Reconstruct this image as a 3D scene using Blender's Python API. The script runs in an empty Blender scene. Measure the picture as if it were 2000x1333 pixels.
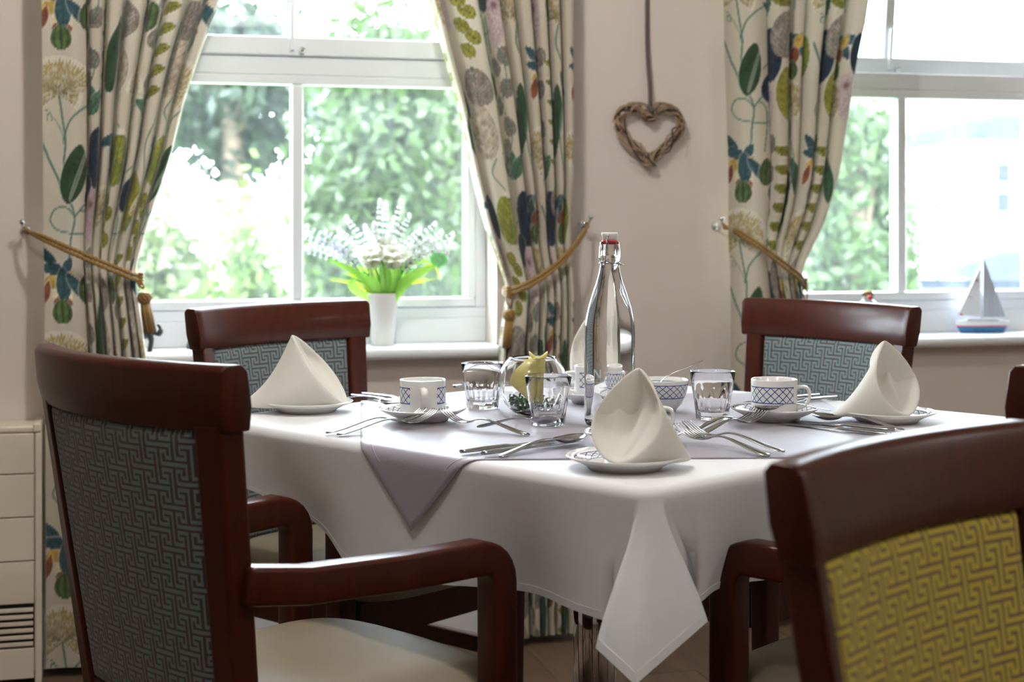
import bpy, bmesh, math, random
import numpy as np
from mathutils import Vector, Matrix

random.seed(7); np.random.seed(7)
PI = math.pi
sc = bpy.context.scene
COL = sc.collection

# ------------------------------------------------------------------ camera, sky, sun, lamps, exposure
H = 1.115                                   # eye height of the photographer
cam = bpy.data.cameras.new('camera'); camo = bpy.data.objects.new('camera', cam); COL.objects.link(camo)
camo.location = (0, 0, H); camo.rotation_euler = (PI/2, 0, 0)
cam.sensor_width = 36; cam.lens = 54; cam.shift_y = -0.1158
cam.clip_start = 0.05; cam.clip_end = 300
cam.dof.use_dof = True; cam.dof.focus_distance = 2.50; cam.dof.aperture_fstop = 5.0; cam.dof.aperture_blades = 9
sc.camera = camo

w = bpy.data.worlds.new('sky'); sc.world = w; w.use_nodes = True
bg = w.node_tree.nodes['Background']
bg.inputs[0].default_value = (0.78, 0.90, 1.0, 1); bg.inputs[1].default_value = 23.5   # bright overcast

def lamp(name, kind, loc, energy, color=(1, 1, 1), size=.2, rot=(0, 0, 0), size_y=None, spread=None):
    l = bpy.data.lights.new(name, kind); o = bpy.data.objects.new(name, l); COL.objects.link(o)
    o.location = loc; o.rotation_euler = rot; l.energy = energy; l.color = color
    if kind == 'AREA':
        l.size = size
        if size_y: l.shape = 'RECTANGLE'; l.size_y = size_y
        else: l.shape = 'DISK'
        if spread: l.spread = spread
    elif kind == 'SUN': l.angle = size
    else: l.shadow_soft_size = size
    return o
# sun over the roof of this building, from behind the camera: it lights trees and houses, not the room
lamp('sun', 'SUN', (0, 0, 8), 5.0, (1, .96, .88), math.radians(1.0), (math.radians(42), 0, math.radians(-30)))
# ceiling lamps over and in front of the table; the other lights are added fill
WARM = (1, .98, .955)
lamp('ceiling_lamp_over_table', 'POINT', (-.22, 2.62, 2.42), 36, WARM, .05)
lamp('ceiling_lamp_in_front', 'POINT', (-.45, 1.15, 2.42), 17, WARM, .06)
lamp('right_fill_light', 'POINT', (1.5, .75, 2.42), 22, WARM, .06)  # added fill to brighten the gold chair's panel, no known lamp there
for k, (lx, ly, e) in enumerate([(-1.3, -1.6, 2), (1.3, -1.6, 4), (3.0, 2.2, 8)]):
    lamp('room_fill_light_%d' % k, 'AREA', (lx, ly, 2.44), e, WARM, .6)  # unseen area lights added as fill behind the camera and far right

sc.view_settings.view_transform = 'Standard'; sc.view_settings.look = 'None'
sc.view_settings.gamma = 1; sc.view_settings.use_curve_mapping = False
sc.view_settings.exposure = 0.25
sc.cycles.use_denoising = True
sc.cycles.max_bounces = 14; sc.cycles.transmission_bounces = 12; sc.cycles.transparent_max_bounces = 12
sc.cycles.diffuse_bounces = 4; sc.cycles.glossy_bounces = 4

# ------------------------------------------------------------------ helpers
TH = math.atan(.265); CT, ST = math.cos(TH), math.sin(TH)   # the window wall runs at 14.8 deg
W0 = Vector((0, 4.16, 0))
def wall_pt(u, y, z):                       # u along the wall, y outward through it, z up
    return Vector((u*CT - y*ST, 4.16 + u*ST + y*CT, z))

def lin(c):
    return tuple((v/12.92 if v <= .04045 else ((v+.055)/1.055)**2.4) for v in c)
def rgb(r, g, b): return lin((r/255, g/255, b/255))

def link(o, parent=None):
    COL.objects.link(o)
    if parent is not None: o.parent = parent
    return o

def mesh(name, verts, faces, mat=None, parent=None, smooth=True, midx=None, loc=None, rotz=None):
    me = bpy.data.meshes.new(name)
    me.from_pydata([tuple(v) for v in verts], [], [tuple(f) for f in faces])
    mats = mat if isinstance(mat, (list, tuple)) else [mat]
    for m in mats:
        if m: me.materials.append(m)
    if midx is not None: me.polygons.foreach_set('material_index', midx)
    if smooth: me.polygons.foreach_set('use_smooth', [True]*len(me.polygons))
    me.update()
    o = bpy.data.objects.new(name, me); link(o, parent)
    if loc is not None: o.location = loc
    if rotz is not None: o.rotation_euler = (0, 0, rotz)
    return o

def tag(o, label, cat, group=None, kind=None):
    o['label'] = label; o['category'] = cat
    if group: o['group'] = group
    if kind: o['kind'] = kind
    return o

def thing(name, label, cat, loc=(0, 0, 0), rotz=0, group=None, scale=None):
    o = bpy.data.objects.new(name, None); COL.objects.link(o); o.empty_display_size = .05
    o.location = loc; o.rotation_euler = (0, 0, rotz)
    if scale: o.scale = scale
    return tag(o, label, cat, group)

def dup(root, loc, rotz, label, parent=None):
    r = root.copy(); COL.objects.link(r); r.location = loc; r.rotation_euler = (0, 0, rotz); r['label'] = label
    for ch in list(root.children):
        c = ch.copy(); COL.objects.link(c); c.parent = r
        for g in list(ch.children):
            d = g.copy(); COL.objects.link(d); d.parent = c
    return r

def bevel(o, w=.003, seg=2, ang=35):
    m = o.modifiers.new('bevel', 'BEVEL'); m.width = w; m.segments = seg; m.limit_method = 'ANGLE'; m.angle_limit = math.radians(ang)
    m.harden_normals = False
    return o

class MB:                                   # collects verts and faces of ONE mesh
    def __init__(s): s.v = []; s.f = []; s.m = []
    def add(s, v, f, m=0):
        b = len(s.v); s.v += [tuple(p) for p in v]; s.f += [tuple(i+b for i in q) for q in f]; s.m += [m]*len(f); return s
    def box(s, x0, x1, y0, y1, z0, z1, m=0):
        v = [(x0,y0,z0),(x1,y0,z0),(x1,y1,z0),(x0,y1,z0),(x0,y0,z1),(x1,y0,z1),(x1,y1,z1),(x0,y1,z1)]
        return s.add(v, [(3,2,1,0),(4,5,6,7),(0,1,5,4),(1,2,6,5),(2,3,7,6),(3,0,4,7)], m)
    def lathe(s, prof, seg=32, c=(0, 0, 0), m=0, caps=False):
        v = []; f = []
        for r, z in prof:
            for k in range(seg):
                a = 2*PI*k/seg; v.append((c[0]+r*math.cos(a), c[1]+r*math.sin(a), c[2]+z))
        n = len(prof)
        for i in range(n-1):
            for k in range(seg):
                k2 = (k+1) % seg
                f.append((i*seg+k, i*seg+k2, (i+1)*seg+k2, (i+1)*seg+k))
        if caps:
            f.append(tuple(range(seg))[::-1]); f.append(tuple((n-1)*seg+k for k in range(seg)))
        return s.add(v, f, m)
    def loft(s, loops, closed=True, caps=True, m=0):
        n = len(loops[0]); v = [p for L in loops for p in L]; f = []
        for i in range(len(loops)-1):
            for k in range(n if closed else n-1):
                k2 = (k+1) % n
                f.append((i*n+k, i*n+k2, (i+1)*n+k2, (i+1)*n+k))
        if caps and closed:
            f.append(tuple(range(n))[::-1]); f.append(tuple((len(loops)-1)*n+k for k in range(n)))
        return s.add(v, f, m)
    def grid(s, P, m=0, flip=False):        # P: rows of points
        R, Cc = len(P), len(P[0]); v = [p for r in P for p in r]; f = []
        for i in range(R-1):
            for j in range(Cc-1):
                q = (i*Cc+j, i*Cc+j+1, (i+1)*Cc+j+1, (i+1)*Cc+j)
                f.append(q[::-1] if flip else q)
        return s.add(v, f, m)
    def tube(s, pts, r, seg=8, caps=True, m=0):
        pts = [Vector(p) for p in pts]; n = len(pts); loops = []
        up = None
        for i in range(n):
            t = (pts[min(i+1, n-1)] - pts[max(i-1, 0)])
            t = t.normalized() if t.length > 1e-9 else Vector((0, 0, 1))
            if up is None:
                up = Vector((0, 0, 1)) if abs(t.z) < .9 else Vector((1, 0, 0))
            a = t.cross(up); a = a.normalized() if a.length > 1e-6 else t.orthogonal().normalized()
            b = a.cross(t).normalized(); up = b
            rr = r[i] if isinstance(r, (list, tuple)) else r
            loops.append([pts[i] + a*(rr*math.cos(2*PI*k/seg)) + b*(rr*math.sin(2*PI*k/seg)) for k in range(seg)])
        return s.loft(loops, True, caps, m)
    def ball(s, c, r, seg=12, rings=8, sc3=(1, 1, 1), m=0):
        v = []; f = []
        for i in range(rings+1):
            th = PI*i/rings
            for k in range(seg):
                a = 2*PI*k/seg
                v.append((c[0]+r*sc3[0]*math.sin(th)*math.cos(a), c[1]+r*sc3[1]*math.sin(th)*math.sin(a), c[2]-r*sc3[2]*math.cos(th)))
        for i in range(rings):
            for k in range(seg):
                k2 = (k+1) % seg; f.append((i*seg+k, i*seg+k2, (i+1)*seg+k2, (i+1)*seg+k))
        return s.add(v, f, m)
    def build(s, name, mat, parent=None, smooth=True, loc=None, rotz=None):
        return mesh(name, s.v, s.f, mat, parent, smooth, s.m if isinstance(mat, (list, tuple)) else None, loc, rotz)

def catmull(pts, n=8):
    P = [Vector(p) for p in pts]; out = []
    for i in range(len(P)-1):
        p0 = P[max(i-1, 0)]; p1 = P[i]; p2 = P[i+1]; p3 = P[min(i+2, len(P)-1)]
        for k in range(n):
            t = k/n
            out.append(.5*((2*p1)+(p2-p0)*t+(2*p0-5*p1+4*p2-p3)*t*t+(3*p1-p0-3*p2+p3)*t**3))
    out.append(P[-1]); return out

# ------------------------------------------------------------------ materials
class NT:
    def __init__(s, name):
        s.m = bpy.data.materials.new(name); s.m.use_nodes = True; s.t = s.m.node_tree; s.n = s.t.nodes
        s.bsdf = s.n['Principled BSDF']; s.out = s.n['Material Output']
    def new(s, typ, **kw):
        n = s.n.new(typ)
        for k, v in kw.items(): setattr(n, k, v)
        return n
    def ln(s, a, b): s.t.links.new(a, b)
    def setin(s, node, i, v):
        if v is None: return
        if hasattr(v, 'is_output') or isinstance(v, bpy.types.NodeSocket): s.ln(v, node.inputs[i])
        else: node.inputs[i].default_value = v
    def M(s, op, a, b=None, c=None, clamp=False):
        n = s.new('ShaderNodeMath', operation=op); n.use_clamp = clamp
        s.setin(n, 0, a); s.setin(n, 1, b); s.setin(n, 2, c); return n.outputs[0]
    def mix(s, f, a, b):
        n = s.new('ShaderNodeMix', data_type='RGBA'); s.setin(n, 0, f)
        s.setin(n, 6, (*a, 1) if isinstance(a, tuple) and len(a) == 3 else a); s.setin(n, 7, (*b, 1) if isinstance(b, tuple) and len(b) == 3 else b)
        return n.outputs[2]
    def coords(s, kind='Object'): return s.new('ShaderNodeTexCoord').outputs[kind]
    def noise(s, vec, scale, detail=3, rough=.5):
        n = s.new('ShaderNodeTexNoise'); s.ln(vec, n.inputs['Vector']); n.inputs['Scale'].default_value = scale
        n.inputs['Detail'].default_value = detail; n.inputs['Roughness'].default_value = rough; return n.outputs['Fac']
    def scalev(s, vec, v):
        n = s.new('ShaderNodeVectorMath', operation='MULTIPLY'); s.ln(vec, n.inputs[0]); n.inputs[1].default_value = v; return n.outputs[0]
    def bump(s, h, strength=.2, dist=.002):
        n = s.new('ShaderNodeBump'); n.inputs['Strength'].default_value = strength; n.inputs['Distance'].default_value = dist
        s.ln(h, n.inputs['Height']); s.ln(n.outputs[0], s.bsdf.inputs['Normal'])
    def set(s, **kw):
        names = dict(color='Base Color', rough='Roughness', metal='Metallic', spec='Specular IOR Level', ior='IOR', trans='Transmission Weight',
                     coat='Coat Weight', coatr='Coat Roughness', sheen='Sheen Weight', alpha='Alpha', sss='Subsurface Weight')
        for k, v in kw.items():
            i = s.bsdf.inputs[names[k]]
            if isinstance(v, bpy.types.NodeSocket): s.ln(v, i)
            elif k == 'color': i.default_value = (*v, 1)
            else: i.default_value = v
        return s

def plain(name, col, rough=.5, var=.06, scale=30, **kw):
    """plain stuff with a slight noise in its colour"""
    t = NT(name); t.set(rough=rough, **kw)
    f = t.noise(t.coords(), scale, 4)
    c = t.mix(f, tuple(v*(1-var) for v in col), tuple(min(1, v*(1+var)) for v in col)); t.set(color=c)
    return t.m

def wood(name, c1, c2, rough=.28, coat=.35, stretch=(40, 40, 4)):
    t = NT(name); v = t.scalev(t.coords(), stretch)
    f = t.noise(v, 1.6, 6, .6); g = t.noise(t.coords(), 3, 2)
    c = t.mix(f, c1, c2); c = t.mix(t.M('MULTIPLY', g, .35), c, c1)
    t.set(color=c, rough=rough, coat=coat, coatr=.12, spec=.25); t.bump(f, .06, .001); return t.m

def fabric(name, col, rough=.9, trans=0, weave=900, bumpk=.15, var=.05, sheen=.2):
    t = NT(name); v = t.coords()
    n = t.noise(v, 60, 4); n2 = t.noise(v, weave, 2)
    c = t.mix(n, tuple(k*(1-var) for k in col), tuple(min(1, k*(1+var)) for k in col)); t.set(color=c, rough=rough, sheen=sheen)
    t.bump(n2, bumpk, .0006)
    if trans:
        tr = t.new('ShaderNodeBsdfTranslucent'); t.ln(c, tr.inputs[0]); mx = t.new('ShaderNodeMixShader'); mx.inputs[0].default_value = trans
        t.ln(t.bsdf.outputs[0], mx.inputs[1]); t.ln(tr.outputs[0], mx.inputs[2]); t.ln(mx.outputs[0], t.out.inputs[0])
    return t.m

def glassy(name, ior=1.46, col=(1, 1, 1), rough=0.0):
    t = NT(name); t.set(color=col, rough=rough, trans=1.0, ior=ior); return t.m

M_WALL = plain('wall_paint', rgb(218, 205, 196), .75, .03, 8)
M_WALL2 = plain('wall_paint_room', rgb(196, 184, 174), .8, .03, 8)
M_CEIL = plain('ceiling_paint', rgb(228, 224, 218), .85, .02, 6)
M_WHITE = plain('white_gloss_paint', rgb(236, 238, 242), .35, .02, 12)
M_UPVC = plain('white_window_frame', rgb(236, 239, 244), .3, .015, 12)
M_WOOD = wood('mahogany_stain', rgb(48, 17, 8), rgb(84, 32, 17), .33, .05)
M_VINYL = plain('cream_vinyl', rgb(136, 124, 106), .45, .05, 14)
M_FL = fabric('blue_key_raised_yarn', rgb(108, 124, 126), .85, 0, 1400, .3)
M_FD = fabric('brown_key_ground_yarn', rgb(68, 54, 52), .9, 0, 1400, .3)
M_GL = fabric('gold_key_raised_yarn', rgb(188, 166, 50), .85, 0, 1400, .3)
M_GD = fabric('mauve_key_ground_yarn', rgb(112, 90, 66), .9, 0, 1400, .3)
M_CLOTH = fabric('white_tablecloth_cotton', rgb(228, 227, 230), .7, 0, 1200, .12, .02)
M_OVER = fabric('grey_overlay_cotton', rgb(146, 138, 152), .42, 0, 1200, .10, .03, .6); M_OVER.node_tree.nodes['Principled BSDF'].inputs['Specular IOR Level'].default_value = .75
M_NAP = fabric('cream_napkin_cotton', rgb(246, 243, 236), .85, .38, 1400, .1, .015)
M_STEEL = plain('polished_steel', rgb(168, 168, 170), .16, .03, 40, metal=1.0)
M_CHROME = plain('chrome', rgb(225, 226, 228), .06, .02, 40, metal=1.0)
M_GLASS = glassy('clear_glass', 1.46); M_THIN = glassy('thin_pressed_glass', 1.33)
M_WATER = glassy('water_in_glass', 1.333/1.46)
M_AIR = glassy('air_in_glass', 1/1.46)
M_CREAM = plain('cream_enamel', rgb(226, 214, 194), .4, .04, 6)
M_DARK = plain('dark_slot', rgb(28, 24, 20), .8)
M_GOLDROPE = fabric('gold_cord_yarn', rgb(146, 112, 48), .6, 0, 800, .3, .12, .3)
M_RED = plain('red_rubber', rgb(170, 24, 32), .45)
M_CERAMIC = plain('white_ceramic', rgb(232, 231, 227), .12, .01, 20)
M_BLACKMETAL = plain('black_iron', rgb(30, 32, 38), .35)
M_TWIG = plain('grey_brown_twig', rgb(164, 138, 112), .85, .3, 60)
M_CORD = fabric('grey_ribbon', rgb(96, 84, 84), .9, 0, 800, .3)
M_PRINT = plain('white_screen_print', rgb(236, 246, 250), .5)
M_PRINTB = plain('pale_blue_screen_print', rgb(150, 214, 232), .5)
# ------------------------------------------------------------------ the room shell
WINS = [(-1.087, -.043), (.715, 1.759)]     # u range of the two openings
ZS, ZH = .785, 2.12                         # opening bottom and head
def struct(o): o['kind'] = 'structure'; return o

b = MB(); T = .30
def wbox(u0, u1, z0, z1): b.box(u0, u1, 0, T, z0, z1)
wbox(-4.2, WINS[0][0], 0, 2.5); wbox(WINS[0][1], WINS[1][0], 0, 2.5); wbox(WINS[1][1], 4.4, 0, 2.5)
for a_, c_ in WINS: wbox(a_, c_, 0, ZS-.03); wbox(a_, c_, ZH, 2.5)
struct(b.build('wall_back', M_WALL, smooth=False, loc=W0, rotz=TH))

def slab(name, x0, x1, y0, y1, z0, z1, m): return struct(MB().box(x0, x1, y0, y1, z0, z1).build(name, m, smooth=False))
slab('wall_left', -3.3, -3.1, -4, 3.32, 0, 2.5, M_WALL2)
slab('wall_right', 3.9, 4.1, -4, 5.17, 0, 2.5, M_WALL2)
slab('wall_front', -3.3, 4.1, -4.2, -4, 0, 2.5, M_WALL2)
cl = MB(); lo = [(-3.3, -4.2, 2.5), (4.1, -4.2, 2.5), tuple(wall_pt(4.3, .3, 2.5)), tuple(wall_pt(-3.6, .3, 2.5))]
cl.loft([lo, [(x, y, 2.6) for x, y, z in lo]]); struct(cl.build('ceiling', M_CEIL, smooth=False))
fl = MB(); lo = [(-3.3, -4.2, -.12), (4.1, -4.2, -.12), tuple(wall_pt(4.3, .28, -.12)), tuple(wall_pt(-3.6, .28, -.12))]
fl.loft([lo, [(x, y, -.012) for x, y, z in lo]])
M_FLOORB = plain('floor_underlay', rgb(120, 100, 84), .7, .1, 5)
floor = struct(fl.build('floor', M_FLOORB, smooth=False))

# wood-effect planks, laid square to the window wall; every plank is a piece of the floor
def plank_mat(k, c1, c2):
    t = NT('oak_plank_%s' % k); v = t.scalev(t.coords(), (30, 2.2, 30)); f = t.noise(v, 1.3, 6, .62); g = t.noise(t.coords(), 5, 2)
    c = t.mix(f, c1, c2); c = t.mix(t.M('MULTIPLY', g, .3), c, c1); t.set(color=c, rough=.6, spec=.35); t.bump(f, .1, .001); return t.m
PM = [plank_mat('pale', rgb(96, 74, 56), rgb(134, 108, 86)), plank_mat('mid', rgb(88, 67, 51), rgb(126, 101, 80)),
      plank_mat('deep', rgb(80, 60, 46), rgb(118, 94, 74))]
pw, pl = .178, 1.2
pm = MB().box(.001, pw-.001, .001, pl-.001, -.012, 0)
pmesh = []
for m in PM:
    o = pm.build('plank', m, floor, smooth=False); bevel(o, .0015, 1); pmesh.append(o.data); bpy.data.objects.remove(o)
for i in range(-12, 13):
    for j in range(0, 3):
        off = (i*0.37) % 1.0*pl
        y1 = -.001 - (j*pl) - off + pl*.0
        if j == 0 and off > .02:                        # short piece at the wall
            o = mesh('plank', *[(lambda q: (q.v, q.f))(MB().box(.001, pw-.001, .001, off-.001, -.012, 0))][0], PM[(i*7+9) % 3], floor, smooth=False)
            o.location = wall_pt(i*pw, -off, 0); o.rotation_euler = (0, 0, TH)
        o = bpy.data.objects.new('plank', pmesh[(i*5+j*2+40) % 3]); link(o, floor); bevel(o, .0015, 1)
        o.location = wall_pt(i*pw, -off-(j+1)*pl, 0); o.rotation_euler = (0, 0, TH)

# skirting and window boards
sk = MB(); prof = [(0, 0), (-.018, 0), (-.018, .12), (-.012, .135), (-.006, .145), (0, .145)]
sk.loft([[(u, y, z) for y, z in prof] for u in (-3.4, 4.2)]); struct(sk.build('baseboard_back', M_WHITE, smooth=False, loc=W0, rotz=TH))
for k, (a_, c_) in enumerate(WINS):
    s = MB(); n = 8
    pr = [(.14, ZS-.03), (-.045, ZS-.03)] + [(-.045-.015*math.sin(PI*i/n), ZS-.015-.015*math.cos(PI*i/n)) for i in range(1, n)] + [(-.045, ZS), (.14, ZS)]
    s.loft([[(u, y, z) for y, z in pr] for u in (a_-.0, c_+.0)])
    struct(bevel(s.build('trim_%d' % (k+1), M_WHITE, smooth=False, loc=W0, rotz=TH), .002, 1))

# ------------------------------------------------------------------ the two windows
def pane_mat(name, haze):
    """thin pane: clear, a weak mirror, a film of dust streaks"""
    t = NT(name); v = t.coords()
    tr = t.new('ShaderNodeBsdfTransparent'); gl = t.new('ShaderNodeBsdfGlossy'); gl.inputs['Roughness'].default_value = .01
    df = t.new('ShaderNodeBsdfTranslucent'); df.inputs[0].default_value = (.9, .95, 1, 1)
    lw_ = t.new('ShaderNodeLayerWeight'); lw_.inputs[0].default_value = .5; fr = t.M('MULTIPLY_ADD', t.M('POWER', lw_.outputs['Facing'], 5.0), .9, .035)
    m1 = t.new('ShaderNodeMixShader'); t.ln(fr, m1.inputs[0]); t.ln(tr.outputs[0], m1.inputs[1]); t.ln(gl.outputs[0], m1.inputs[2])
    st = t.noise(t.scalev(v, (22, 1, 1.6)), 1.5, 5, .6)
    big = t.noise(v, 2.3, 2)
    f = t.M('MULTIPLY', t.M('MULTIPLY', st, big), haze)
    m2 = t.new('ShaderNodeMixShader'); t.ln(f, m2.inputs[0]); t.ln(m1.outputs[0], m2.inputs[1]); t.ln(df.outputs[0], m2.inputs[2])
    t.ln(m2.outputs[0], t.out.inputs[0]); return t.m
M_PANE = pane_mat('dusty_window_glass', .045)
YF = .12                                    # inner face of the frames
def frame(mb, u0, u1, z0, z1, wd, y0, y1):
    mb.box(u0, u1, y0, y1, z0, z0+wd); mb.box(u0, u1, y0, y1, z1-wd, z1)
    mb.box(u0, u0+wd, y0, y1, z0+wd, z1-wd); mb.box(u1-wd, u1, y0, y1, z0+wd, z1-wd)
def window(n, u0, u1, tilt):
    root = bpy.data.objects.new('window_%d' % n, None); COL.objects.link(root); root.location = W0; root.rotation_euler = (0, 0, TH); root['kind'] = 'structure'
    zb = .852; zt = 2.1; um = (u0+u1)/2
    m = MB(); m.box(u0, u1, YF, T-.05, ZS, zb); bevel(m.build('bottom_board', M_WHITE, root, False), .003)
    m = MB(); frame(m, u0, u1, zb, zt, .03, YF, YF+.07); m.box(u0+.03, u1-.03, YF, YF+.07, 1.512, 1.562); bevel(m.build('outer_frame', M_UPVC, root, False), .003)
    # fixed lower light with a centre glazing bar
    m = MB(); frame(m, u0+.031, u1-.031, zb+.031, 1.511, .0245, YF-.006, YF+.05); bevel(m.build('lower_sash', M_UPVC, root, False), .004)
    m = MB(); m.box(um-.0155, um+.0155, YF-.004, YF+.045, zb+.0555, 1.4865); bevel(m.build('glazing_bar', M_UPVC, root, False), .006, 3)
    for a_, c_ in ((u0+.0555, um-.0155), (um+.0155, u1-.0555)):
        MB().box(a_, c_, YF+.02, YF+.024, zb+.0555, 1.4865).build('pane', M_PANE, root, False)
    # upper top-hung sash
    piv = Vector((0, YF+.02, zt-.03)); rot = Matrix.Translation(piv) @ Matrix.Rotation(tilt, 4, 'X') @ Matrix.Translation(-piv)
    def up(o): o.matrix_local = rot; return o
    m = MB(); frame(m, u0+.031, u1-.031, 1.563, zt-.031, .05, YF-.012, YF+.05); up(bevel(m.build('upper_sash', M_UPVC, root, False), .004))
    m = MB(); m.box(um-.034, um+.0, YF-.006, YF+.045, 1.613, zt-.081); up(bevel(m.build('glazing_bar', M_UPVC, root, False), .006, 3))
    for a_, c_ in ((u0+.081, um-.034), (um+.0, u1-.081)):
        up(MB().box(a_, c_, YF+.02, YF+.024, 1.613, zt-.081).build('pane', M_PANE, root, False))
    m = MB(); m.box(um-.022, um-.010, YF-.022, YF-.012, 1.575, 1.70); st = bevel(m.build('casement_stay', M_WHITE, root, False), .003); up(st)
    m = MB(); m.tube([(um+.01, YF-.012, 1.578), (um+.01, YF-.026, 1.578)], .008, 12); up(m.build('stay_lock', M_CHROME, root))
window(1, *WINS[0], 0.0); window(2, *WINS[1], math.radians(7))
# ------------------------------------------------------------------ dining chairs
KEY = np.zeros((48, 48), bool)              # interlocking key fret: an S-shaped meander and its mirror, on a skew lattice
for _i in range(-24, 25):
    for _j in range(-24, 25):
        for _p, _o in (([(0, 0), (0, 5), (2, 5), (2, 4), (1, 4), (1, 3), (3, 3)], (0, 0)), ([(0, 0), (5, 0), (5, 2), (4, 2), (4, 1), (3, 1), (3, 3)], (1, 2))):
            _x, _y = 2*(_o[0]+3*_i-4*_j), 2*(_o[1]+3*_i+4*_j)
            if -12 < _x < 60 and -12 < _y < 60:
                for (x0, y0), (x1, y1) in zip(_p[:-1], _p[1:]):
                    _n = 2*(abs(x1-x0)+abs(y1-y0))
                    for _k in range(_n+1): KEY[(_y+2*y0+(y1-y0)*2*_k//_n) % 48, (_x+2*x0+(x1-x0)*2*_k//_n) % 48] = True

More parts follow.
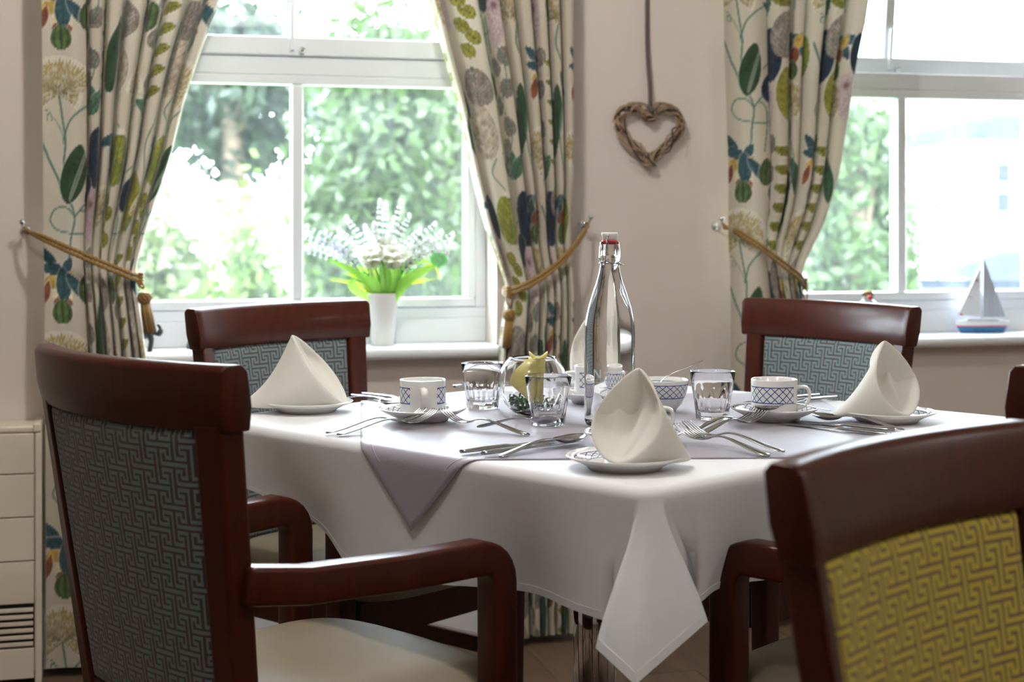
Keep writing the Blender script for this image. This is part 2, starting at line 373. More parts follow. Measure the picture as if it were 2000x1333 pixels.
def make_chair(name, label, light, dark, group, zt=.94, k=.945, sw=.040, curve=1.0):
    t = thing(name, label, 'chair', group=group); ah = zt-.94
    def hw(z): return (.213 + (z-.45)*.037/.49)*k
    def bp(a, z, off=0.0):
        sag = (.016 + .030*max(0, z-.45)/.49)*curve
        y = -.205 - .178*(z-.45) if z > .45 else -.205 - (.45-z)*.13
        return Vector((a*hw(max(z, .45)), y + sag*a*a + off, z))
    zc = zt - .084                          # underside of the crest rail
    for s in (-1, 1):                       # rear leg and stile in one
        loops = []
        for z in [0, .2, .4, .45, .55, .65, .75, zc+.01]:
            wd = sw if z > .3 else .038
            a1 = 1.0; a0 = 1 - wd/hw(max(z, .45)); d = .019 if z > .3 else .017
            p = [bp(s*a0, z, d), bp(s*a1, z, d), bp(s*a1, z, -d), bp(s*a0, z, -d)]
            loops.append(p if s > 0 else p[::-1])
        m = MB(); m.loft(loops); bevel(m.build('back_post', M_WOOD, t, False), .005, 2)
    # crest rail, curved in plan, overhanging the posts a little
    m = MB(); loops = []
    for i in range(21):
        a = -1.035 + 2.07*i/20
        sec = [(-.017, zc), (.019, zc), (.024, zc+.03), (.021, zt-.008), (.013, zt), (-.010, zt), (-.019, zt-.008), (-.022, zc+.03)]
        loops.append([bp(a, z, o) for o, z in sec])
    m.loft(loops); bevel(m.build('crest_rail', M_WOOD, t), .003, 2, 40)
    # lower rail
    m = MB(); m.loft([[bp(-.80+1.6*i/8, z, o) for o, z in ((-.014, .425), (.014, .425), (.014, .465), (-.014, .465))] for i in range(9)])
    m.build('lower_rail', M_WOOD, t, False)
    # upholstered back panel: one face per woven cell, raised where the light yarn floats
    z0, z1 = .462, zc+.004; cell = .0040
    aw = lambda z: 1 - (sw-.001)/hw(z)
    nx = int(2*aw(.7)*hw(.7)/cell); nz = int((z1-z0)/cell)
    ji, ii_ = np.meshgrid(np.arange(nx+1), np.arange(nz+1))
    jj = ji + .22*(ji % 2); ii = ii_ + .22*(ii_ % 2)         # the raised yarn runs wider than the ground between
    lit = KEY[np.arange(nz)[:, None] % 48, np.arange(nx)[None, :] % 48]
    Z = z0 + (z1-z0)*ii/nz; hwz = (.213 + (Z-.45)*.037/.49)*k
    A = (2*jj/nx-1)*(1-(sw-.001)/hwz)
    sag = (.016+.030*(Z-.45)/.49)*curve; Y0 = -.205-.178*(Z-.45)+sag*A*A
    e = np.minimum(np.minimum(jj, nx-jj)/6, np.minimum(ii, nz-ii)/6).clip(0, 1); bul = .006+.010*np.sqrt(e*(2-e))
    for side, nm in ((1, 'front_panel'), (-1, 'rear_panel')):
        if side < 0: lit = lit[:, ::-1]
        rais = np.zeros((nz+1, nx+1))
        for di in (0, 1):
            for dj in (0, 1): rais[di:nz+di, dj:nx+dj] += lit
        rais = np.clip(rais/2, 0, 1)
        P = np.stack([A*hwz, Y0+side*(bul+.0011*rais*(e > .3)), Z], -1).reshape(-1, 3)
        base = (np.arange(nz)[:, None]*(nx+1)+np.arange(nx)[None, :]).reshape(-1)
        q = np.stack([base, base+1, base+nx+2, base+nx+1], -1)
        if side > 0: q = q[:, ::-1]
        o = mesh(nm, P.tolist(), q.tolist(), [dark, light], t, True, lit.reshape(-1).astype(int).tolist())
    # seat pad
    def outline(sx, n=44):
        out = []
        for i in range(n):
            a = 2*PI*i/n; c, s = math.cos(a), math.sin(a)
            x = math.copysign(abs(c)**.38, c); y = math.copysign(abs(s)**.38, s)
            wx = (.232 + .018*y)*k
            out.append((x*wx*sx, .028 + y*.232*sx + (.018*(1-x*x) if y > 0 else 0)*sx))
        return out
    loops = []
    for sx, z in [(.955, .412), (.99, .420), (1.0, .432), (1.0, .446), (.99, .456), (.965, .463), (.9, .469), (.75, .474), (.5, .477), (.2, .478)]:
        loops.append([(x, y, z) for x, y in outline(sx)])
    m = MB(); m.loft(loops); m.build('seat', M_VINYL, t)
    m = MB(); xw, yf, yb = .222*k, .218, -.185
    m.box(-xw, xw, yf-.022, yf, .335, .411); m.box(-xw, xw, yb, yb+.022, .335, .411)
    m.box(-xw, -xw+.022, yb+.022, yf-.022, .335, .411); m.box(xw-.022, xw, yb+.022, yf-.022, .335, .411)
    bevel(m.build('seat_frame', M_WOOD, t, False), .003)
    # arms, each bending down into a front leg
    for s in (-1, 1):
        x = .232*k
        ctr = [(x-.006, -.212, .660), (x, -.12, .647), (x+.012, .03, .642), (x+.02, .12, .643), (x+.024, .160, .644)]
        R = .040
        for i in range(1, 7):
            a = PI/2*i/6; ctr.append((x+.024, 160e-3+R*math.sin(a), .644-R*(1-math.cos(a))))
        ctr += [(x+.024, .2005, .45), (x+.023, .202, .2), (x+.022, .204, 0)]
        P = [Vector((s*p[0], p[1], p[2])) for p in ctr]; loops = []
        for i, p in enumerate(P):
            tg = (P[min(i+1, len(P)-1)]-P[max(i-1, 0)]).normalized(); sd = Vector((1, 0, 0)); nr = sd.cross(tg).normalized()
            w2 = .021; h2 = .0245 if i < 5 else (.023 if i < 12 else .018)
            if i >= 12: w2 = .0195 if i < 13 else .017
            loops.append([p+sd*w2+nr*h2, p-sd*w2+nr*h2, p-sd*w2-nr*h2, p+sd*w2-nr*h2])
        m = MB(); m.loft(loops); bevel(m.build('arm', M_WOOD, t, True), .007, 3, 50)        # arm and front leg are one bent piece
        m = MB(); m.loft([[(s*(x+dx), y, z) for dx, z in ((-.009, .215), (.009, .215), (.009, .25), (-.009, .25))] for y, dxx in ((-.235, 0), (.193, 0))])
        bevel(m.build('stretcher', M_WOOD, t, False), .002, 1)
    return t

G = 'armchairs around the dining table'
ch = make_chair('dining_armchair', 'mahogany armchair with blue key-pattern back, seen from behind beside the heater', M_FL, M_FD, G)
ch.location = (-.334, 2.226, 0); ch.rotation_euler = (0, 0, math.radians(-46.2))
dup(ch, (-.310, 3.138, 0), math.radians(-130.4), 'mahogany armchair with blue key-pattern back facing us below the flower pot')
dup(ch, (.500, 3.24, 0), math.radians(126.4), 'mahogany armchair with blue key-pattern back facing us below the sailboat')
dup(ch, (.622, 2.222, 0), math.radians(46), 'mahogany armchair mostly hidden behind the gold chair, its arm against the tablecloth')
gc = make_chair('gold_armchair', 'blurred mahogany chair with gold key-pattern back, nearest to us', M_GL, M_GD, None, .914, .80, .022, .6)
gc.location = (.551, 1.238, 0); gc.rotation_euler = (0, 0, math.radians(-135.8))

# ------------------------------------------------------------------ the table
ZT = .765; HS = .525; CR = .035
TC = Vector((.185, 2.742, 0)); E1 = Vector((.712, .702, 0)); E2 = Vector((-.702, .712, 0))
def tw(a, b_, z): return TC + E1*a + E2*b_ + Vector((0, 0, z))
TROT = math.atan2(.702, .712)
tb = thing('dining_table', 'square dining table on a chrome pedestal under the white cloth', 'table', (TC.x, TC.y, 0), TROT)
m = MB(); m.box(-HS+.006, HS-.006, -HS+.006, HS-.006, ZT-.034, ZT-.004); bevel(m.build('table_top', M_WOOD, tb, False), .02, 3)
m = MB(); m.lathe([(.039, .02), (.039, ZT-.04)], 48, (-.026, .026, 0), caps=True); m.build('pedestal', M_CHROME, tb)
m = MB(); m.lathe([(.0, 0), (.27, 0), (.28, .006), (.27, .014), (.05, .03), (.0, .03)], 48, (-.026, .026, 0)); m.build('base_plate', M_CHROME, tb)
m = MB(); m.box(-.2, .2, -.03, .03, ZT-.055, ZT-.035); m.box(-.03, .03, -.2, .2, ZT-.056, ZT-.036); m.build('top_bracket', M_BLACKMETAL, tb, False)

# white cloth: flat top and a hanging skirt of columns; the near corner hangs as a folded flap
def px3(x, y, d): return Vector(((x-1000)/3000*d, d, H-(y-435)/3000*d))
hemT = [0, .12, .35, .5, .65, .8, .9, 1.05]; hemZ = [.583, .585, .578, .570, .569, .617, .655, .69]
cols = []                                   # (top point, outward normal, hem point)
def side(p0, p1, nrm, n, hem, out=.016, a0=0.0, a1=1.0, push=()):
    for i in range(n+1):
        f = a0+(a1-a0)*i/n; P = p0.lerp(p1, f)
        wv = .005*math.sin(9*f+1)+.003*math.sin(23*f)
        pu = sum(.060*math.exp(-((f-c_)/.13)**2) for c_ in push)     # where a chair arm presses the cloth in
        Q = P + nrm*(out+wv-pu); Q.z = hem(f); cols.append((P, nrm, Q))
h = HS-CR; z = ZT
cN, cL, cF, cR_ = tw(-h, -h, z), tw(-h, h, z), tw(h, h, z), tw(h, -h, z)     # corner arc centres
nl, nr_ = -E1, -E2
def flap(c, n0, n1, ctrl, n=6):
    """corner: the normal turns from n0 to n1 while the hem follows the control points"""
    K = len(ctrl)
    for i, (f, q) in enumerate(ctrl):
        a = f*PI/2; nn = n0*math.cos(a)+n1*math.sin(a); P = c+nn*CR
        if i and n > 1:
            f0, q0 = ctrl[i-1]
            for k in range(1, n):
                g = k/n; fa = (f0+(f-f0)*g)*PI/2; n2 = n0*math.cos(fa)+n1*math.sin(fa)
                cols.append((c+n2*CR, n2, q0.lerp(q, g)))
        cols.append((P, nn, q))
def auto_corner(c, n0, n1, zh, tip):
    d = (n0+n1).normalized(); s_ = (n0-n1).normalized()
    def Q(o, s2, zz): q = c+d*(CR+o)+s_*s2; q.z = zz; return q
    flap(c, n0, n1, [(.0, Q(.01, .05, zh)), (.2, Q(.02, .015, zh-.01)), (.35, Q(.075, .05, zh-.035)), (.5, Q(.095, .0, tip)), (.65, Q(.075, -.05, zh-.035)), (.8, Q(.02, -.015, zh-.01)), (1.0, Q(.01, -.05, zh))])
# left face (from left corner to near corner), near flap, right face, right corner, far faces
auto_corner(cL, E2, nl, .70, .66)
side(cL+nl*CR, cN+nl*CR, nl, 40, lambda f: float(np.interp(.035+(1-f)*.98, hemT, hemZ)), .012, .03, .97, (.245, .765))
flap(cN, nl, nr_, [(.04, px3(1168, 1209, 2.075)), (.18, px3(1205, 1218, 2.045)), (.30, px3(1165, 1266, 1.975)), (.52, px3(1240, 1338, 1.935)),
                   (.76, px3(1380, 1214, 2.0)), (.86, px3(1338, 1190, 2.06)), (.97, px3(1372, 1150, 2.125))], 5)
side(cN+nr_*CR, cR_+nr_*CR, nr_, 40, lambda f: .60-.015*f, .012, .06, .97, (.19,))
auto_corner(cR_, nr_, E1, .585, .52)
side(cR_+E1*CR, cF+E1*CR, E1, 24, lambda f: .70, .014, .03, .97)
auto_corner(cF, E1, E2, .70, .66)
side(cF+E2*CR, cL+E2*CR, E2, 24, lambda f: .70, .014, .03, .97)
R = .016; rows = []
for P, nn, Q in cols:
    col = []
    for k in range(6):
        a = PI/2*k/5; col.append(P - nn*R + nn*(R*math.sin(a)) + Vector((0, 0, -R+R*math.cos(a))))
    S = col[-1]
    # the cloth leaves the edge along the board, then heads for its hem point
    for k in range(1, 15):
        f = k/14; g = f*f*(3-2*f)*.35 + f*.65
        q = Vector((S.x+(Q.x-S.x)*g, S.y+(Q.y-S.y)*g, S.z+(Q.z-S.z)*f)); col.append(q)
    rows.append(col)
mb = MB(); n = len(rows); L = len(rows[0])
mb.v = [tuple(p) for r in rows for p in r]
for i in range(n):
    i2 = (i+1) % n
    for k in range(L-1): mb.f.append((i*L+k, i*L+k+1, i2*L+k+1, i2*L+k))
mb.f.append(tuple(i*L for i in range(n)))    # the flat top
cloth = mb.build('tablecloth', M_CLOTH)
bm = bmesh.new(); bm.from_mesh(cloth.data); bmesh.ops.recalc_face_normals(bm, faces=bm.faces); bm.to_mesh(cloth.data); bm.free()
for p in cloth.data.polygons: p.use_smooth = len(p.vertices) == 4
m = cloth.modifiers.new('thickness', 'SOLIDIFY'); m.thickness = .0012; m.offset = 1
tag(cloth, 'white tablecloth draped over the square dining table', 'tablecloth')
# stitched hem line, a part of the cloth
hm = MB()
for i in range(n):
    i2 = (i+1) % n; b0 = len(hm.v)
    def off(i, k, f):
        p = Vector(rows[i][k]); q = Vector(rows[i][k-1]); pt = p.lerp(q, f); return pt + cols[i][1]*.0022
    hm.v += [tuple(off(i, L-1, 0)), tuple(off(i2, L-1, 0)), tuple(off(i2, L-1, .92)), tuple(off(i, L-1, .92))]
    hm.f.append((b0, b0+1, b0+2, b0+3))
ho = hm.build('hem', M_CLOTH, cloth, False); mm = ho.modifiers.new('thickness', 'SOLIDIFY'); mm.thickness = .001; mm.offset = 0

# grey overlay: a square laid askew, its corners folding over the table edges
OC = [Vector((-.222, 2.243, 0)), Vector((.625, 2.275, 0)), Vector((.60, 3.13, 0)), Vector((-.305, 3.10, 0))]
mb = MB(); N = 96; Pg = []
def fold(p):
    q = p-TC; a = q.dot(E1); b_ = q.dot(E2); zz = ZT+.0022
    lim = HS-R+.003; rr = R+.0035
    da, db = abs(a)-lim, abs(b_)-lim
    def roll(t):
        if t <= 0: return 0, 0
        if t < rr*PI/2: return rr*math.sin(t/rr)-t, -(rr-rr*math.cos(t/rr))
        return rr-t+.10*(t-rr*PI/2), -(rr+(t-rr*PI/2)*.995)
    oa, za = roll(da); ob, zb_ = roll(db)
    a += oa*(1 if a > 0 else -1) if da > 0 else 0; b_ += ob*(1 if b_ > 0 else -1) if db > 0 else 0
    wv = .0008*math.sin(31*q.x+11*q.y)*math.sin(17*q.y-6*q.x) if da < 0 and db < 0 else 0
    return TC+E1*a+E2*b_+Vector((0, 0, zz+za+zb_+abs(wv)))
for i in range(N+1):
    v = i/N; row = []
    for j in range(N+1):
        u = j/N; p = (OC[0].lerp(OC[1], u)).lerp(OC[3].lerp(OC[2], u), v); row.append(fold(p))
    Pg.append(row)
mb.grid(Pg); ov = mb.build('table_overlay', M_OVER); mm = ov.modifiers.new('thickness', 'SOLIDIFY'); mm.thickness = .0012; mm.offset = 0
tag(ov, 'grey square overlay cloth lying askew on the white tablecloth', 'tablecloth')
hb = MB()
for (A0, A1, B0, B1) in ((0, 1, 3, 2), (3, 2, 0, 1), (0, 3, 1, 2), (1, 2, 0, 3)):
    Pq = []
    for f in (.0195, .0225):
        Pq.append([fold((OC[A0].lerp(OC[A1], j/N)).lerp(OC[B0].lerp(OC[B1], j/N), f)) + Vector((0, 0, .0004)) - Vector((0, .0005, 0)) for j in range(1, N)])
    hb.grid(Pq)
ho = hb.build('hem', M_OVER, ov); mm = ho.modifiers.new('thickness', 'SOLIDIFY'); mm.thickness = .0003; mm.offset = 0
# ------------------------------------------------------------------ curtains with a botanical print
PS, PZ = .62, .672                          # repeat of the print
LINEN = np.array(rgb(192, 181, 163))
class Print:
    def __init__(s, S, Z):
        s.S, s.Z = S, Z; n = len(S); s.C = np.tile(LINEN, (n, 1))
        wv = (np.sin(S*2100)*.5+np.sin(Z*1900+S*37)*.5)*.02 + (np.random.rand(n)-.5)*.05; s.C *= (1+wv)[:, None]
        s.rn = np.random.rand(n)
        def vn(sz):                          # smooth random mottle of the print, cell size sz
            g = np.random.RandomState(int(sz*1e5)).rand(256, 256); u, v = S/sz, Z/sz; i, j = np.floor(u).astype(int), np.floor(v).astype(int); a, b = u-i, v-j
            a, b = a*a*(3-2*a), b*b*(3-2*b); q = lambda x, y: g[x % 256, y % 256]
            return (q(i, j)*(1-a)+q(i+1, j)*a)*(1-b)+(q(i, j+1)*(1-a)+q(i+1, j+1)*a)*b
        s.mot = .55*vn(.012)+.45*vn(.0045)
    def d(s, cx, cz):
        return (s.S-cx+PS/2) % PS - PS/2, (s.Z-cz+PZ/2) % PZ - PZ/2
    def put(s, idx, m, col):
        m = m[:, None]; s.C[idx] = s.C[idx]*(1-m)+np.asarray(col)*m
    def leaf(s, cx, cz, L, Wd, ang, col, vein=None, tip=.8, side=.017, speck=.12, light=None, halo=True, cut=None, stripes=0):
        dx, dz = s.d(cx, cz); idx = np.nonzero((np.abs(dx) < L*.62) & (np.abs(dz) < L*.62))[0]
        if not len(idx): return
        a = math.radians(ang); x = dx[idx]*math.cos(a)+dz[idx]*math.sin(a); y = -dx[idx]*math.sin(a)+dz[idx]*math.cos(a)
        t = np.clip(x/L+.5, 0, 1); wd = Wd/2*np.sin(PI*t**.85)**tip
        inside = (x/L > -.5) & (x/L < .5)
        if cut: inside &= (t < cut)
        e = wd-np.abs(y)
        if halo: s.put(idx, np.clip((e+.004)/.002, 0, 1)*(np.abs(x) < L*.51)*.35, (.78, .74, .68))
        m = np.clip(e/.0016+.5, 0, 1)*inside
        c = np.tile(np.asarray(col), (len(idx), 1))*(1+speck*2*(s.rn[idx]-.5))[:, None]*(.55+.9*s.mot[idx])[:, None]
        if stripes: c = c*(1-.45*np.clip(np.cos(y/np.maximum(wd, 1e-4)*stripes)*2, 0, 1))[:, None]
        if light is not None:
            g = (.5+.5*np.sin(x*60+np.abs(y)*90)*np.cos(y*70+cx*40))[:, None]; c = c*(1-.55*g)+np.asarray(light)*.55*g
        if vein is not None:
            v = np.clip(1.3-np.abs(y)/.0012, 0, 1); k = ((x-np.abs(y)*.9)/side) % 1
            v = np.maximum(v, np.clip(1.2-np.abs(k-.5)*side/.0011, 0, 1))
            v = np.maximum(v, .8*np.clip((.0022-e)/.0012, 0, 1)); v = v[:, None]*.85; c = c*(1-v)+np.asarray(vein)*v
        s.put(idx, m, c)
    def line(s, pts, wd, col, n=10):
        P = [(p.x, p.y) for p in catmull([(a, b, 0) for a, b in pts], n)]
        for (x0, z0), (x1, z1) in zip(P[:-1], P[1:]):
            dx, dz = s.d((x0+x1)/2, (z0+z1)/2); Lh = math.hypot(x1-x0, z1-z0)/2+wd*2
            idx = np.nonzero((np.abs(dx) < Lh) & (np.abs(dz) < Lh))[0]
            if not len(idx): continue
            ux, uz = (x1-x0)/2, (z1-z0)/2; q = ux*ux+uz*uz+1e-12
            t = np.clip((dx[idx]*ux+dz[idx]*uz)/q, -1, 1); dd = np.hypot(dx[idx]-t*ux, dz[idx]-t*uz)
            s.put(idx, np.clip((wd-dd)/.0014+.3, 0, 1)*.92, np.asarray(col))
    def fan(s, cx, cz, r):
        dx, dz = s.d(cx, cz); idx = np.nonzero((np.abs(dx) < r*1.05) & (dz > -r*.55) & (dz < r*1.05))[0]
        if not len(idx): return
        x, z = dx[idx], dz[idx]; th = np.arctan2(x, z); rho = np.hypot(x, z); lim = r*np.where(np.abs(th) < 1.5, 1, .62)
        ins = (np.abs(th) < 2.25) & (rho < lim*(.93+.07*np.sin(th*61)))
        s.put(idx, ((np.abs(th) < 2.3) & (rho < lim*1.06))*.5, (.74, .70, .60))
        k = np.floor(th*26); hsh = np.modf(np.abs(np.sin(k*12.9898)*43758.5))[0]; kk = np.floor(rho/.008); h2 = np.modf(np.abs(np.sin(k*7.1+kk*78.2)*9137.3))[0]
        st = np.clip((h2-.25)*3, 0, 1)*(.5+.5*(rho/r))
        ye = np.asarray(rgb(164, 140, 58)); c = LINEN*(1-st[:, None])*1.02+ye*st[:, None]
        dk = (np.clip(1-rho/(r*.75), 0, 1)*(hsh > .45))[:, None]*.9; c = c*(1-dk)+np.asarray(rgb(92, 86, 40))*dk
        s.put(idx, ins*.95, c)
    def spike(s, cx, cz, L, Wd, ang):
        dx, dz = s.d(cx, cz); idx = np.nonzero((np.abs(dx) < L*.6) & (np.abs(dz) < L*.6))[0]
        if not len(idx): return
        a = math.radians(ang); x = dx[idx]*math.cos(a)+dz[idx]*math.sin(a); y = -dx[idx]*math.sin(a)+dz[idx]*math.cos(a)
        m = np.clip((1-(x/(L/2))**2-(y/(Wd/2))**2)*4, 0, 1); r = np.random.rand(len(idx))[:, None]
        c = np.asarray(rgb(196, 178, 178))*(1-r*.6)+np.asarray(rgb(138, 104, 112))*r*.6
        dk = np.exp(-((x-L*.22)**2+(y*1.1)**2)/(.010**2))[:, None]*.85; c = c*(1-dk)+np.asarray(rgb(106, 40, 62))*dk
        s.put(idx, m*.95, c)

TEAL = rgb(84, 124, 110); DKG = rgb(44, 66, 44); OLI = rgb(142, 136, 58); OLD = rgb(58, 64, 34); NAVY = rgb(36, 52, 66); GREY = rgb(140, 130, 120); GRD = rgb(92, 84, 78)
MIDG = rgb(84, 118, 92); FLB = rgb(62, 94, 100); RUST = rgb(138, 80, 56); YEL = rgb(190, 158, 78)
def botanical(S, Z):
    p = Print(S, Z); K = 1.27e-3
    def q(x, y): return ((x-82)*K, (740-y)*K)          # laid out along the first strip of cloth
    def leafq(x, y, L, Wd, ang, *a, **k): p.leaf(*q(x, y), L, Wd, ang, *a, **k)
    def lineq(pts, wd, col): p.line([q(*t) for t in pts], wd, col)
    # vine with loops, heads and buds
    lineq([(113, 190), (120, 240), (125, 280), (122, 330), (130, 380), (146, 425), (140, 470), (136, 520)], .0028, TEAL)
    lineq([(122, 275), (134, 240), (160, 215), (190, 200)], .0026, TEAL); lineq([(82, 285), (98, 325), (112, 355), (118, 380)], .0032, TEAL)
    lineq([(84, 218), (96, 224), (100, 238), (92, 240), (92, 228), (104, 236), (118, 262), (122, 285)], .0013, TEAL)
    lineq([(146, 425), (130, 408), (106, 410), (96, 432), (110, 450), (140, 457), (172, 458), (205, 452)], .0022, TEAL)
    lineq([(146, 425), (160, 412), (176, 430), (176, 470), (168, 520)], .0024, TEAL); lineq([(146, 425), (172, 398), (190, 420), (192, 470), (186, 550)], .0024, TEAL)
    lineq([(172, 340), (200, 318), (230, 300)], .0024, TEAL)
    leafq(142, 342, .150, .062, 78, DKG, None, .62, speck=.25, light=rgb(62, 88, 50)); leafq(150, 345, .13, .004, 72, rgb(80, 120, 84), None)
    p.fan(*q(113, 188), .088)
    # hanging passion flower and buds
    p.leaf(*q(112, 545), .085, .04, 20, YEL, None, .6); p.leaf(*q(120, 575), .05, .05, 80, rgb(226, 208, 160), None, .5)
    p.leaf(*q(86, 570), .06, .022, 75, RUST, None); leafq(120, 592, .05, .035, 0, RUST, None, .5)
    for (x, y, L, Wd, a) in ((92, 505, .07, .028, 128), (98, 525, .07, .030, 172), (132, 520, .045, .026, 60), (122, 555, .085, .040, 92), (150, 560, .085, .030, 128)): leafq(x, y, L, Wd, a, FLB, rgb(36, 58, 64), .6, .009)
    leafq(118, 608, .062, .052, 92, rgb(96, 116, 70), rgb(42, 66, 50), .5, .5, stripes=9); leafq(172, 565, .075, .048, 85, rgb(90, 110, 68), rgb(42, 66, 50), .5, .5, stripes=9)
    # second column: grey discs on a stem, navy leaf, mauve spike
    B = .155
    for (s_, z_, a) in ((.0, .06, 60), (.02, .115, 110), (-.012, .17, 80), (.03, .215, 60), (.0, .27, 100), (.04, .30, 70)): p.leaf(B+s_, z_, .054, .044, a, GREY, GRD, .5, .012, .2)
    p.line([(B+.01, .03), (B+.03, .1), (B+.01, .17), (B+.035, .25), (B+.02, .33)], .0018, TEAL)
    p.leaf(B+.045, .545, .15, .085, 88, NAVY, None, .45, speck=.35); p.leaf(B-.01, .46, .10, .07, 60, NAVY, None, .5, speck=.3)
    for (a, r) in ((150, .05), (120, .055), (90, .06), (60, .05)): p.leaf(B+.02+.03*math.cos(math.radians(a)), .655+.03*math.sin(math.radians(a)), .075, .034, a, MIDG, rgb(44, 78, 66), .6, .011)
    p.spike(B+.025, .395, .16, .058, 82)
    # third column: olive sprig, big veined leaf, skeleton leaf
    B = .275
    for i in range(6):
        z_ = .02+.052*i
        p.leaf(B-.034, z_, .066, .030, 168, OLI, OLD, .7, .012, .2); p.leaf(B+.034, z_+.015, .066, .030, 18, OLI, OLD, .7, .012, .2)
    p.line([(B, -.01), (B+.004, .15), (B, .33)], .0018, OLD)
    p.leaf(B+.01, .44, .17, .125, 95, rgb(162, 152, 62), OLD, .5, .024, .2, light=rgb(104, 106, 46), cut=.93)
    p.leaf(B-.02, .60, .13, .09, 84, rgb(150, 138, 126), GRD, .55, .014, .3)
    p.line([(B+.05, .36), (B+.07, .47), (B+.05, .58), (B+.08, .66)], .0022, TEAL)
    # fourth column: long dark leaf, flower, fan, spike
    B = .40
    p.leaf(B-.01, .13, .20, .055, 80, DKG, rgb(66, 100, 70), .6, .5, .25, light=rgb(60, 92, 60)); p.leaf(B+.045, .20, .14, .04, 112, rgb(52, 82, 58), rgb(86, 120, 84), .7, .016)
    p.line([(B+.02, .0), (B+.01, .1), (B+.03, .25), (B+.01, .34), (B+.035, .45)], .0024, TEAL)
    p.fan(B, .40, .075); p.spike(B+.065, .43, .15, .052, 96)
    for (a, L) in ((200, .08), (250, .085), (300, .08), (345, .06)): p.leaf(B+.02+.035*math.cos(math.radians(a)), .60+.035*math.sin(math.radians(a)), L, .03, a, FLB, rgb(36, 58, 64), .6, .009)
    p.leaf(B+.035, .585, .05, .03, 60, YEL, None); p.leaf(B+.02, .545, .05, .034, 80, RUST, None, .5); p.leaf(B+.015, .505, .055, .040, 88, rgb(96, 116, 70), rgb(42, 66, 50), .5, .5, stripes=9)
    # fifth column: grey lantern leaf, olive discs, navy
    B = .53
    p.leaf(B-.01, .10, .15, .095, 92, rgb(174, 160, 142), rgb(86, 76, 70), .5, .026, .12)
    p.leaf(B, .215, .10, .10, 88, rgb(140, 128, 118), rgb(84, 74, 68), .5, .012, .3)
    for (s_, z_) in ((.0, .31), (.022, .345), (-.004, .375), (.02, .41), (.0, .44)): p.leaf(B+s_, z_, .046, .038, 70+z_*200, OLI, OLD, .5, .014, .2)
    p.leaf(B+.03, .545, .14, .10, 82, rgb(150, 150, 66), rgb(62, 78, 40), .5, .02, .2, light=rgb(92, 110, 50), cut=.9); p.leaf(B-.045, .55, .12, .05, 98, NAVY, None, .5, speck=.3)
    p.line([(B+.03, .62), (B+.0, .66), (B+.02, .70)], .0022, TEAL)
    return np.clip(p.C*np.array([.80, .80, .80])**np.clip((.42-p.C.mean(1))/.2, 0, 1)[:, None], 0, 1)

def curtain_mat():
    t = NT('botanical_print_linen'); a = t.new('ShaderNodeAttribute'); a.attribute_name = 'print'
    t.set(color=a.outputs['Color'], rough=.92, sheen=.15); n2 = t.noise(t.coords(), 900, 2); t.bump(n2, .15, .0006)
    tr = t.new('ShaderNodeBsdfTranslucent'); t.ln(a.outputs['Color'], tr.inputs[0]); mx = t.new('ShaderNodeMixShader'); mx.inputs[0].default_value = .09
    t.ln(t.bsdf.outputs[0], mx.inputs[1]); t.ln(tr.outputs[0], mx.inputs[2]); t.ln(mx.outputs[0], t.out.inputs[0]); return t.m
M_CURT = curtain_mat()

